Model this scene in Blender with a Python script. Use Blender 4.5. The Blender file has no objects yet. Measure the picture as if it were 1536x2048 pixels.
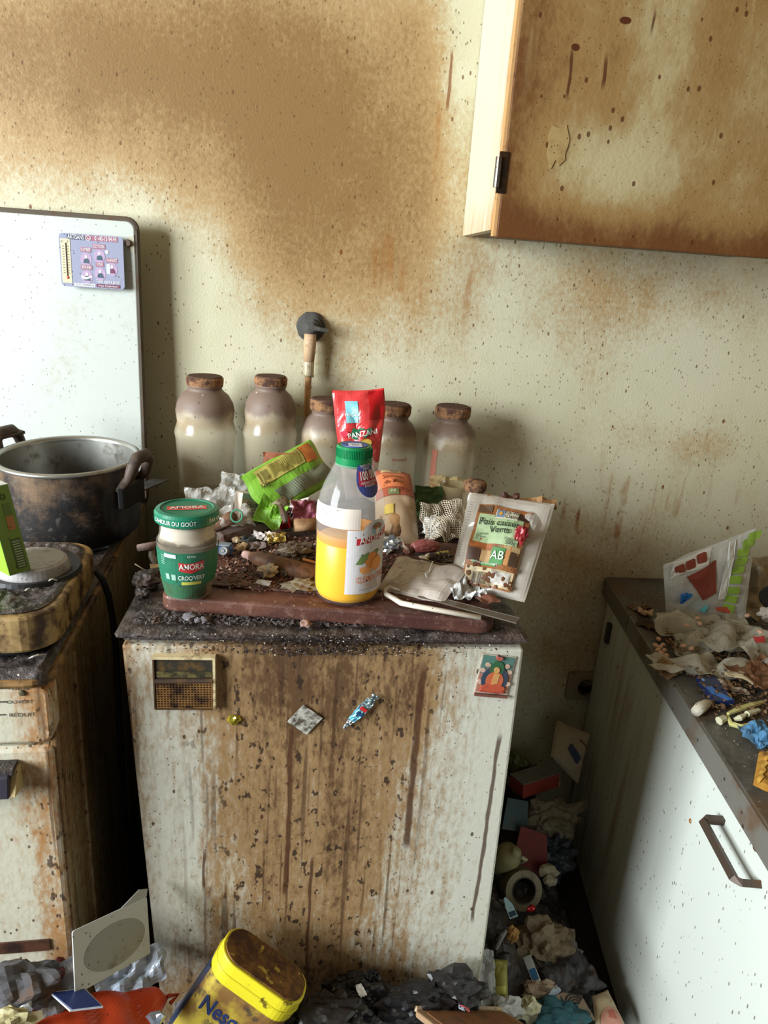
import bpy, bmesh, math, random
from mathutils import Vector, Matrix, noise
sc = bpy.context.scene
COL = sc.collection
# ------------------------------------------------------------------ camera
cd = bpy.data.cameras.new('camera'); cam = bpy.data.objects.new('camera', cd); COL.objects.link(cam)
cd.sensor_fit = 'VERTICAL'; cd.sensor_height = 36.0; cd.lens = 1410/2048*36.0; cd.clip_start = .02
pit, yaw, rol = math.radians(18.6), math.radians(6.75), math.radians(4.05)
fw = Vector((math.sin(yaw)*math.cos(pit), math.cos(yaw)*math.cos(pit), -math.sin(pit)))
rt = Vector((math.cos(yaw), -math.sin(yaw), 0)); up = rt.cross(fw)
r2 = rt*math.cos(rol)+up*math.sin(rol); u2 = up*math.cos(rol)-rt*math.sin(rol)
M3 = Matrix((r2, u2, -fw)).transposed()
cam.matrix_world = Matrix.Translation((0, -1.458, 1.3494)) @ M3.to_4x4()
sc.camera = cam
# ------------------------------------------------------------------ light
w = bpy.data.worlds.new('world'); sc.world = w; w.use_nodes = True
bg = w.node_tree.nodes['Background']; bg.inputs[0].default_value = (.80, .90, 1.0, 1); bg.inputs[1].default_value = .085
def area(name, loc, target, sx, sy, power, col):
    l = bpy.data.lights.new(name, 'AREA'); l.shape = 'RECTANGLE'; l.size = sx; l.size_y = sy; l.energy = power; l.color = col
    o = bpy.data.objects.new(name, l); COL.objects.link(o); o.location = loc
    o.rotation_euler = (Vector(target)-Vector(loc)).to_track_quat('-Z', 'Y').to_euler(); return o
area('window_daylight', (-2.62, -1.80, 1.60), (0.2, -.35, .95), 1.5, 1.25, 190, (.87, .955, 1.0))
cy = sc.cycles; cy.max_bounces = 4; cy.diffuse_bounces = 2; cy.glossy_bounces = 1; cy.transmission_bounces = 1; cy.transparent_max_bounces = 8; cy.caustics_reflective = False; cy.caustics_refractive = False; cy.use_light_tree = False
vs = sc.view_settings; vs.view_transform = 'Standard'; vs.look = 'None'; vs.gamma = 1; vs.use_curve_mapping = False; vs.exposure = .40
# ------------------------------------------------------------------ node helper
class NT:
    def __init__(s, name):
        s.m = bpy.data.materials.new(name); s.m.use_nodes = True
        s.t = s.m.node_tree; s.b = s.t.nodes['Principled BSDF']; s.out = s.t.nodes['Material Output']; s._xyz = None
    def n(s, t, **k):
        x = s.t.nodes.new(t)
        for a, v in k.items(): setattr(x, a, v)
        return x
    def set(s, sock, v):
        if hasattr(v, 'is_linked'): s.t.links.new(v, sock)
        elif isinstance(v, (tuple, list)): sock.default_value = tuple(v)+((1,) if len(v) == 3 and len(sock.default_value) == 4 else ())
        else: sock.default_value = v
    def co(s):
        if not hasattr(s, '_co'): s._co = s.n('ShaderNodeTexCoord').outputs['Object']
        return s._co
    def gen(s):
        return s.n('ShaderNodeTexCoord').outputs['Generated']
    def xyz(s):
        if s._xyz is None:
            q = s.n('ShaderNodeSeparateXYZ'); s.t.links.new(s.co(), q.inputs[0]); s._xyz = q.outputs
        return s._xyz
    def vec(s, stretch=(1, 1, 1), off=(0, 0, 0), src=None):
        q = s.n('ShaderNodeMapping'); s.t.links.new(src or s.co(), q.inputs[0]); q.inputs['Scale'].default_value = stretch; q.inputs['Location'].default_value = off
        return q.outputs[0]
    def noise(s, scale, detail=4, rough=.6, stretch=(1, 1, 1), off=(0, 0, 0), dist=0):
        q = s.n('ShaderNodeTexNoise'); q.inputs['Scale'].default_value = scale; q.inputs['Detail'].default_value = detail
        q.inputs['Roughness'].default_value = rough; q.inputs['Distortion'].default_value = dist
        s.t.links.new(s.vec(stretch, off), q.inputs['Vector']); return q.outputs['Fac']
    def vor(s, scale, stretch=(1, 1, 1), off=(0, 0, 0)):
        q = s.n('ShaderNodeTexVoronoi'); q.inputs['Scale'].default_value = scale
        s.t.links.new(s.vec(stretch, off), q.inputs['Vector']); return q.outputs['Distance'], q.outputs['Color']
    def math(s, op, a, b=0., c=None, clamp=False):
        q = s.n('ShaderNodeMath', operation=op, use_clamp=clamp); s.set(q.inputs[0], a); s.set(q.inputs[1], b)
        if c is not None: s.set(q.inputs[2], c)
        return q.outputs[0]
    def add(s, a, b): return s.math('ADD', a, b)
    def mul(s, a, b): return s.math('MULTIPLY', a, b)
    def mx(s, a, b): return s.math('MAXIMUM', a, b)
    def ss(s, x, a, b, lo=0., hi=1.):
        q = s.n('ShaderNodeMapRange', interpolation_type='SMOOTHSTEP'); s.set(q.inputs[0], x)
        if a > b: a, b, lo, hi = b, a, hi, lo
        q.inputs[1].default_value = a; q.inputs[2].default_value = b; q.inputs[3].default_value = lo; q.inputs[4].default_value = hi
        return q.outputs[0]
    def mix(s, f, a, b):
        q = s.n('ShaderNodeMix', data_type='RGBA'); s.set(q.inputs['Factor'], f)
        s.set(q.inputs[6], a); s.set(q.inputs[7], b); return q.outputs[2]
    def blob(s, cx, cz, rx, rz, ax=(0, 2)):
        X = s.xyz(); dx = s.math('MULTIPLY', s.math('SUBTRACT', X[ax[0]], cx), 1/rx); dz = s.math('MULTIPLY', s.math('SUBTRACT', X[ax[1]], cz), 1/rz)
        d = s.add(s.mul(dx, dx), s.mul(dz, dz)); return s.math('POWER', 2.718, s.mul(d, -1.))
    def specks(s, scale, size, dens, stretch=(1, 1, 1), off=(0, 0, 0)):
        d, c = s.vor(scale, stretch, off); q = s.n('ShaderNodeSeparateColor'); s.t.links.new(c, q.inputs[0])
        on = s.math('LESS_THAN', q.outputs[0], dens); sz = s.math('MULTIPLY', q.outputs[1], size)
        return s.mul(on, s.math('LESS_THAN', d, sz))
    def drip(s, x0, wd, z0, z1, wob=.01, ax=(0, 2)):
        X = s.xyz()
        if not hasattr(s, '_dr'):
            nz = s.noise(13, 1, .5, (.15, .15, 1)); s._dr = (s.math('SUBTRACT', nz, .5), s.add(s.noise(60, 1, .6, (1, 1, .5)), .3))
            s._drx = s.add(X[ax[0]], s.mul(s._dr[0], wob))
        d = s.math('ABSOLUTE', s.math('SUBTRACT', s._drx, x0))
        m = s.ss(s.math('DIVIDE', d, s._dr[1]), wd*1.3, wd*.55)
        return s.mul(m, s.mul(s.ss(X[ax[1]], z0, z0+.02), s.ss(X[ax[1]], z1, z1-.02)))
    def fin(s, col, rough=.6, bump=None, bs=.2, bd=.002, spec=.4, **k):
        s.set(s.b.inputs['Base Color'], col); s.set(s.b.inputs['Roughness'], rough); s.b.inputs['Specular IOR Level'].default_value = spec
        if bump is not None:
            q = s.n('ShaderNodeBump'); q.inputs['Strength'].default_value = bs; q.inputs['Distance'].default_value = bd
            s.t.links.new(bump, q.inputs['Height']); s.t.links.new(q.outputs[0], s.b.inputs['Normal'])
        for a, v in k.items(): s.set(s.b.inputs[a.replace('_', ' ')], v)
        return s.m
    def see(s, amount):
        tr = s.n('ShaderNodeBsdfTransparent'); mm = s.n('ShaderNodeMixShader'); s.set(mm.inputs[0], amount)
        s.t.links.new(s.b.outputs[0], mm.inputs[1]); s.t.links.new(tr.outputs[0], mm.inputs[2]); s.t.links.new(mm.outputs[0], s.out.inputs[0]); return s.m
def srgb(r, g, b):
    f = lambda c: (c/255/12.92) if c/255 <= .04045 else ((c/255+.055)/1.055)**2.4
    return (f(r), f(g), f(b))
_mc = {}
def plain(col, rough=.6, grime=.35, gcol=(96, 66, 38), scale=30, metal=0, spec=.4, speck=.15):
    """a coloured surface with brownish kitchen grime"""
    key = ('p', col, rough, grime, gcol, scale, metal, speck)
    if key in _mc: return _mc[key]
    t = NT('surface_%d_%d_%d' % col)
    c = srgb(*col)
    if grime > 0:
        f = t.ss(t.noise(scale, 3, .65), .62-.27*grime, .82-.20*grime)
        c = t.mix(t.mul(f, min(1, grime*1.6)), c, srgb(*gcol))
        if speck: c = t.mix(t.mul(t.specks(scale*7, .32, speck), .75), c, srgb(52, 36, 26))
    m = t.fin(c, rough, t.noise(scale*3, 1, .6), .25, .0008, spec, Metallic=metal)
    _mc[key] = m; return m
def clear(col, see, rough=.18, grime=.3, scale=25):
    key = ('c', col, see, rough, grime)
    if key in _mc: return _mc[key]
    t = NT('plastic_film'); f = t.ss(t.noise(scale, 5, .65), .5, .8)
    c = t.mix(t.mul(f, grime), srgb(*col), srgb(120, 88, 55))
    t.fin(c, rough, t.noise(60, 3, .6), .3, .001, .6)
    m = t.see(t.math('SUBTRACT', see, t.mul(f, .35), clamp=True)); _mc[key] = m; return m
# ------------------------------------------------------------------ mesh helper
class MB:
    def __init__(s): s.v = []; s.f = []
    def quadgrid(s, P, closed_u=False):
        o = len(s.v); nu = len(P); nv = len(P[0])
        for r in P: s.v += [tuple(q) for q in r]
        for i in range(nu if closed_u else nu-1):
            a = i; b = (i+1) % nu
            for j in range(nv-1): s.f.append((o+a*nv+j, o+b*nv+j, o+b*nv+j+1, o+a*nv+j+1))
        return s
    def box(s, x0, x1, y0, y1, z0, z1):
        return s.hexa([(x0, y0, z0), (x1, y0, z0), (x1, y1, z0), (x0, y1, z0), (x0, y0, z1), (x1, y0, z1), (x1, y1, z1), (x0, y1, z1)])
    def hexa(s, p):
        o = len(s.v); s.v += p
        for f in ((0, 3, 2, 1), (4, 5, 6, 7), (0, 1, 5, 4), (1, 2, 6, 5), (2, 3, 7, 6), (3, 0, 4, 7)): s.f.append(tuple(o+i for i in f))
        return s
    def prism(s, pts, z0, z1, ax='z'):
        def mp(a, b, c): return {'z': (a, b, c), 'y': (a, c, b), 'x': (c, a, b)}[ax]
        o = len(s.v); n = len(pts)
        s.v += [mp(a, b, z0) for a, b in pts]+[mp(a, b, z1) for a, b in pts]
        s.f.append(tuple(o+i for i in reversed(range(n)))); s.f.append(tuple(o+n+i for i in range(n)))
        for i in range(n): j = (i+1) % n; s.f.append((o+i, o+j, o+n+j, o+n+i))
        return s
    def lathe(s, prof, n=40, cx=0, cy=0, closed=False):
        P = [[(cx+r*math.cos(2*math.pi*i/n), cy+r*math.sin(2*math.pi*i/n), z) for r, z in prof] for i in range(n)]
        return s.quadgrid(P, True)
    def tube(s, pts, r, n=8, cap=True):
        pts = [Vector(p) for p in pts]; rs = r if isinstance(r, (list, tuple)) else [r]*len(pts); rings = []; prev = None
        for i, p in enumerate(pts):
            d = (pts[min(i+1, len(pts)-1)]-pts[max(i-1, 0)]).normalized()
            if prev is None: a = d.orthogonal().normalized()
            else: a = (prev-d*prev.dot(d)).normalized()
            prev = a; b = d.cross(a)
            rings.append([p+(a*math.cos(2*math.pi*k/n)+b*math.sin(2*math.pi*k/n))*rs[i] for k in range(n)])
        o = len(s.v)
        for q in rings: s.v += [tuple(x) for x in q]
        for i in range(len(rings)-1):
            for k in range(n): l = (k+1) % n; s.f.append((o+i*n+k, o+i*n+l, o+(i+1)*n+l, o+(i+1)*n+k))
        if cap: s.f.append(tuple(o+k for k in reversed(range(n)))); s.f.append(tuple(o+(len(rings)-1)*n+k for k in range(n)))
        return s
def rrect(x0, x1, y0, y1, r, n=5):
    p = []
    for cx, cy, a in ((x1-r, y1-r, 0), (x0+r, y1-r, 90), (x0+r, y0+r, 180), (x1-r, y0+r, 270)):
        for i in range(n+1): t = math.radians(a+90*i/n); p.append((cx+r*math.cos(t), cy+r*math.sin(t)))
    return p
def tag(o, label=None, cat=None, group=None, kind=None):
    for k, v in (('label', label), ('category', cat), ('group', group), ('kind', kind)):
        if v: o[k] = v
    return o
def obj(name, mb, mat, parent=None, label=None, cat=None, group=None, kind=None, smooth=False, bevel=0, loc=None, mw=None, solid=0, sub=0):
    me = bpy.data.meshes.new(name)
    if isinstance(mb, MB): me.from_pydata(mb.v, [], mb.f); me.update()
    else: me = mb; me.name = name
    bm = bmesh.new(); bm.from_mesh(me); bmesh.ops.recalc_face_normals(bm, faces=bm.faces); bm.to_mesh(me); bm.free()
    me.materials.clear(); me.materials.append(mat)
    if smooth: me.polygons.foreach_set('use_smooth', [True]*len(me.polygons))
    o = bpy.data.objects.new(name, me); COL.objects.link(o)
    if parent: o.parent = parent
    if mw is not None: o.matrix_local = mw
    if loc is not None: o.location = loc
    if bevel:
        b = o.modifiers.new('bevel', 'BEVEL'); b.width = bevel; b.segments = 2; b.limit_method = 'ANGLE'; b.angle_limit = math.radians(40)
    if solid:
        b = o.modifiers.new('solid', 'SOLIDIFY'); b.thickness = solid; b.offset = 0
    if sub:
        b = o.modifiers.new('sub', 'SUBSURF'); b.levels = sub; b.render_levels = sub
    return tag(o, label, cat, group, kind)
def thing(name, label, cat, loc=(0, 0, 0), rotz=0, group=None, mw=None):
    o = bpy.data.objects.new(name, None); COL.objects.link(o); o.empty_display_size = .02
    if mw is not None: o.matrix_world = mw
    else: o.location = loc; o.rotation_euler = (0, 0, rotz)
    return tag(o, label, cat, group)
def frame3(bl, br, tl):
    bl, br, tl = Vector(bl), Vector(br), Vector(tl); x = br-bl; W = x.length; x.normalize()
    z = tl-bl; z = z-x*z.dot(x); H = z.length; z.normalize(); y = z.cross(x)
    return Matrix.Translation(bl) @ Matrix((x, y, z)).transposed().to_4x4(), W, H
def flat(p, yaw=0, pitch=0, roll=0):
    return Matrix.Translation(p) @ Matrix.Rotation(math.radians(yaw), 4, 'Z') @ Matrix.Rotation(math.radians(pitch), 4, 'X') @ Matrix.Rotation(math.radians(roll), 4, 'Y')
def txt(s, h, cx, cz, y, mat, parent, sx=1., bold=.0, fn=None, rot=0, name='lettering', align='CENTER'):
    """raised printing: glyph meshes in the local XZ plane, facing -Y, or carried onto a surface by fn(x, z)"""
    cu = bpy.data.curves.new('t', 'FONT'); cu.body = s; cu.align_x = align; cu.align_y = 'CENTER'; cu.size = h*1.38; cu.offset = bold*h; cu.resolution_u = 3
    ob = bpy.data.objects.new('t', cu); COL.objects.link(ob); dg = bpy.context.evaluated_depsgraph_get()
    me = bpy.data.meshes.new_from_object(ob.evaluated_get(dg)); bpy.data.objects.remove(ob); bpy.data.curves.remove(cu)
    c, sn = math.cos(math.radians(rot)), math.sin(math.radians(rot))
    for v in me.vertices:
        a, b = v.co.x*sx, v.co.y; a, b = a*c-b*sn, a*sn+b*c
        v.co = fn(cx+a, cz+b) if fn else (cx+a, y, cz+b)
    return obj(name, me, mat, parent)
def ringpoly(pts, fn, rings=4):
    """printed shape laid on a curved skin: concentric rings so that it follows the curve"""
    cx = sum(p[0] for p in pts)/len(pts); cz = sum(p[1] for p in pts)/len(pts)
    dense = []
    for (x0, z0), (x1, z1) in zip(pts, pts[1:]+pts[:1]):
        for k in range(3): dense.append((x0+(x1-x0)*k/3, z0+(z1-z0)*k/3))
    n = len(dense); m = MB(); m.v = [tuple(fn(cx, cz))]
    for r in range(1, rings+1): m.v += [tuple(fn(cx+(x-cx)*r/rings, cz+(z-cz)*r/rings)) for x, z in dense]
    for k in range(n): m.f.append((0, 1+k, 1+(k+1) % n))
    for r in range(rings-1):
        for k in range(n): m.f.append((1+r*n+k, 1+(r+1)*n+k, 1+(r+1)*n+(k+1) % n, 1+r*n+(k+1) % n))
    return m
def nz(p, k=1.): return noise.noise(Vector(p)*k)
def sheet(w, h, amp, seed, nx=14, ny=14, freq=18, fold=None, ragged=0., ridge=True):
    """crumpled thin sheet lying in XY around the origin"""
    rows = []; rd = random.Random(seed)
    for i in range(nx+1):
        r = []
        for j in range(ny+1):
            x, y = (i/nx-.5)*w, (j/ny-.5)*h
            q = Vector((x*freq+seed*3.1, y*freq+seed*1.7, seed))
            a = noise.noise(q); z = (abs(a)*2-.5 if ridge else a)*amp + noise.noise(q*2.7)*amp*.4
            e = 1+ragged*noise.noise(Vector((math.atan2(y, x+1e-6)*2.5, seed*5., 0)))
            if fold: z += fold(x, y)
            r.append((x*e, y*e, z))
        rows.append(r)
    return MB().quadgrid(rows)
def crumple(sx, sy, sz, seed, amp=.45, lev=3, freq=1.6):
    bm = bmesh.new(); bmesh.ops.create_icosphere(bm, subdivisions=lev, radius=1)
    for v in bm.verts:
        p = v.co.normalized(); k = 1+amp*(abs(noise.noise(p*freq+Vector((seed*7.3, seed*1.1, 0))))*2-.5)+amp*.35*noise.noise(p*freq*3+Vector((seed, 0, 3)))
        v.co = Vector((p.x*sx*k, p.y*sy*k, p.z*sz*k))
    me = bpy.data.meshes.new('crumple'); bm.to_mesh(me); bm.free(); return me
class Pouch:
    """soft bag: front and back skins meeting at the seams, in local x (0..w), z (0..h), front towards -y"""
    def __init__(s, w, h, t, seed, wr=.004, fr=14, wf=None, bend=None):
        s.w, s.h, s.t, s.seed, s.wr, s.fr, s.wf, s.bend = w, h, t, seed, wr, fr, wf, bend
    def pt(s, u, v, side, off=0.):
        k = s.wf(v) if s.wf else (0., 1.)
        x = (k[0]+u*(k[1]-k[0]))*s.w; z = v*s.h
        e = (max(0, 4*u*(1-u))**.6)*(max(0, 4*v*(1-v))**.45)
        q = Vector((x*s.fr+s.seed*2.3, z*s.fr+s.seed, s.seed+side*4))
        wrk = (abs(noise.noise(q))*2-.45)*s.wr+noise.noise(q*2.6)*s.wr*.45
        y = side*(s.t*.5*e+off)+wrk*(.35+.65*min(1, e*2))*side
        z += noise.noise(Vector((x*9+s.seed, v*3, 2)))*.03*s.h*(1 if v > .5 else .4)
        p = Vector((x, y, z))
        return s.bend(p, u, v) if s.bend else p
    def mesh(s, nu=22, nv=26):
        m = MB(); F = [[s.pt(i/nu, j/nv, -1) for j in range(nv+1)] for i in range(nu+1)]
        Bk = [[s.pt(i/nu, j/nv, 1) if 0 < i < nu and 0 < j < nv else F[i][j] for j in range(nv+1)] for i in range(nu+1)]
        m.quadgrid(F); m.quadgrid(Bk); return m
    def patch(s, u0, u1, v0, v1, off=.0012, n=12, poly=None):
        return MB().quadgrid([[s.pt(u0+(u1-u0)*i/n, v0+(v1-v0)*j/n, -1, off) for j in range(n+1)] for i in range(n+1)])
    def fn(s, off=.002): return lambda x, z: s.pt(x/s.w, z/s.h, -1, off)
# ------------------------------------------------------------------ materials of the room
def wall_mat():
    t = NT('grease_stained_paint')
    def B(p, rx, rz, k): return t.mul(t.blob(p[0], p[2], rx, rz), k)
    pos = [B((-0.2684, 0.0000, 1.7243), .62, .26, 1.05), B((0.0058, 0.0000, 1.5589), .30, .25, 1.05), B((0.1003, 0.0000, 1.3730), .16, .16, .62), B((-0.0630, 0.0000, 1.3251), .10, .2, .45),
           B((-0.5176, 0.0000, 1.6186), .30, .17, .75), B((0.7226, 0.0000, 1.3475), .26, .10, .62), B((0.5715, 0.0000, 1.2884), .12, .14, .4), B((0.8657, 0.0000, 1.0483), .10, .07, .55), B((0.6888, 0.0000, 1.0627), .06, .05, .4),
           B((0.2493, 0.0000, 1.4743), .10, .16, .35), B((0.2383, 0.0000, 1.2680), .12, .10, .40), B((0.0728, 0.0000, 1.1386), .03, .05, .4), B((0.4156, 0.0000, 1.0059), .12, .05, .34), B((0.7842, 0.0000, 0.8079), .25, .12, .3), B((0.6203, 0.0000, 0.5447), .16, .3, .7)]  # last blob: broad browner patch low between refrigerator and base cabinet
    m = pos[0]
    for q in pos[1:]: m = t.add(m, q)
    neg = [B((-0.3559, 0.0000, 1.3057), .17, .15, .7), B((0.2645, 0.0000, 1.7035), .04, .40, .75), B((-0.1982, 0.0000, 1.1835), .16, .14, .25)]
    for q in neg: m = t.math('SUBTRACT', m, q)
    big = t.noise(4.5, 3, .62, (1, 1, .8)); fine = t.noise(130, 2, .75, (1, 1, .7)); mid = t.noise(14, 3, .65, (1, 1, .75))
    m2 = t.add(m, t.add(t.mul(t.math('SUBTRACT', big, .5), .95), t.add(t.mul(t.math('SUBTRACT', mid, .5), .75), t.mul(t.math('SUBTRACT', fine, .5), 1.25))))
    f = t.ss(m2, .10, 1.05)
    c = t.mix(t.ss(big, .35, .7), srgb(214, 207, 178), srgb(205, 198, 165))
    c = t.mix(f, c, srgb(182, 150, 104)); c = t.mix(t.ss(m2, .85, 1.8), c, srgb(142, 108, 64))
    # runs of grease
    st = t.noise(38, 1, .6, (1, 1, .07)); st2 = mid
    reg = t.mx(B((0.2489, 0.0000, 1.5786), .06, .28, 1.), t.mx(B((0.7033, 0.0000, 0.8544), .30, .13, 1.), B((0.2215, 0.0000, 1.3439), .15, .12, .8)))
    run = t.mul(t.mul(t.ss(st, .56, .68), t.ss(st2, .42, .6)), reg)
    c = t.mix(t.mul(run, .8), c, srgb(158, 98, 36))
    for p, q in (((0.5248, 0.0000, 0.9076), (0.5309, 0.0000, 0.8486)), ((0.2368, 0.0000, 1.7483), (0.2338, 0.0000, 1.6359)), ((0.6149, 0.0000, 0.8873), (0.6227, 0.0000, 0.8396)), ((0.1210, 0.0000, 1.3882), (0.1205, 0.0000, 1.3652))):
        c = t.mix(t.mul(t.drip(p[0], .0035, q[2], p[2], .008), .8), c, srgb(128, 70, 22))
    # fly specks and grease drops
    c = t.mix(t.mul(t.specks(190, .30, .30, (1, 1, .6)), .65), c, srgb(104, 76, 48))
    c = t.mix(t.mul(t.specks(75, .16, .25, (1, 1, .55), (.3, 0, .2)), .8), c, srgb(106, 66, 32))
    c = t.mix(t.mul(t.specks(28, .085, .22, (1, 1, .6), (.7, 0, .1)), .9), c, srgb(120, 66, 24))
    return t.fin(c, .55, t.noise(240, 1, .6), .4, .0015, .35)
def floor_mat():
    t = NT('filthy_floor'); c = t.mix(t.ss(t.noise(9, 5), .4, .65), srgb(52, 46, 40), srgb(28, 24, 22))
    return t.fin(c, .8, t.noise(40, 5), .6, .01)
def lam_mat(name, base, brown, dark, cen, wid, amount, drips=(), specks=.25, vert=.05, extra=None, zc=None):
    """white lacquer soiled with vertical runs of grease"""
    t = NT(name); X = t.xyz()
    m = t.mul(t.blob(cen, zc[0] if zc else .6, wid, zc[1] if zc else 9., (0, 2)), amount)
    if extra:
        for (cx, cz, rx, rz, k, ax) in extra: m = t.add(m, t.mul(t.blob(cx, cz, rx, rz, ax), k))
    s1 = t.noise(55, 3, .65, (1, 1, vert)); s2 = t.noise(16, 2, .6, (1, 1, .14)); s3 = t.noise(130, 2, .8, (1, 1, .4))
    m2 = t.add(m, t.add(t.mul(t.math('SUBTRACT', s1, .5), .9), t.add(t.mul(t.math('SUBTRACT', s2, .5), .7), t.mul(t.math('SUBTRACT', s3, .5), 1.25))))
    c = t.mix(t.mul(t.ss(m2, .02, .85), .92), srgb(*base), srgb(*brown)); c = t.mix(t.mul(t.ss(m2, .8, 1.4), .85), c, srgb(*dark))
    blk = t.mul(t.ss(t.noise(75, 2, .75, (1, 1, .6), (3, 1, 2)), .595, .66), t.ss(m, .25, .7)); c = t.mix(t.mul(blk, .9), c, srgb(50, 33, 24))
    stk = t.mul(t.ss(t.noise(110, 1, .6, (1, 1, .035), (5, 0, 0)), .58, .70), t.ss(m, .15, .6)); c = t.mix(t.mul(stk, .65), c, srgb(70, 44, 26))
    for (x0, wd, z0, z1) in drips: c = t.mix(t.mul(t.drip(x0, wd*.72, z0, z1), .85), c, srgb(74, 40, 20))
    c = t.mix(t.mul(t.specks(150, .30, specks, (1, 1, .7)), .8), c, srgb(84, 58, 36))
    c = t.mix(t.mul(t.specks(60, .14, specks, (1, 1, .6), (.4, .1, 0)), .85), c, srgb(70, 38, 18))
    return t.fin(c, t.ss(m2, .2, .9, .32, .6), t.noise(120, 1, .6), .35, .0012, .45)
def crust_mat(name='burnt_crust', light=.35):
    t = NT(name); n1 = t.noise(60, 4, .7); n2 = t.noise(11, 2, .6); n3 = t.noise(160, 2, .75, (1, 1, 1), (2, 3, 1))
    c = t.mix(t.ss(n1, .38, .66), srgb(34, 29, 28), srgb(96, 86, 82)); c = t.mix(t.mul(t.ss(n2, .45, .65), .45), c, srgb(86, 62, 48))
    c = t.mix(t.mul(t.ss(n3, .58, .7), light), c, srgb(172, 164, 160)); c = t.mix(t.mul(t.specks(190, .3, .12), .8), c, srgb(190, 180, 165))
    return t.fin(c, t.ss(n2, .3, .7, .35, .8), t.noise(110, 3, .7), .8, .003, .5)
M_wall = wall_mat(); M_floor = floor_mat(); M_crust = crust_mat(); M_crust2 = crust_mat('greasy_black_crust', .2)
M_ceil = plain((150, 128, 96), .8, .4, scale=4); M_black = plain((24, 22, 22), .5, .1); M_dark = plain((44, 40, 38), .55, .3)
M_white = plain((228, 228, 222), .5, .12); M_steel = plain((120, 116, 110), .35, .35, metal=.8)
# ------------------------------------------------------------------ room shell
obj('wall_back', MB().box(-2.4, 1.6, 0, .12, 0, 2.5), M_wall, kind='structure')
obj('floor', MB().box(-2.4, 1.6, -3.4, .0, -.1, 0), M_floor, kind='structure')
obj('ceiling', MB().box(-2.4, 1.6, -3.4, 0, 2.5, 2.6), M_ceil, kind='structure')
obj('wall_right', MB().box(1.6, 1.72, -3.4, .12, 0, 2.5), M_ceil, kind='structure')
wl = obj('wall_left', MB().box(-2.52, -2.4, -3.4, -2.55, 0, 2.5).box(-2.52, -2.4, -1.05, .12, 0, 2.5).box(-2.52, -2.4, -2.55, -1.05, 0, .96).box(-2.52, -2.4, -2.55, -1.05, 2.24, 2.5), M_ceil, kind='structure')
wf = MB()
for a in (-2.55, -1.82, -1.09): wf.box(-2.48, -2.44, a, a+.04, .96, 2.24)
for a in (.96, 2.20): wf.box(-2.48, -2.44, -2.55, -1.05, a, a+.04)
obj('window_1', wf, M_white, kind='structure')
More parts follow.
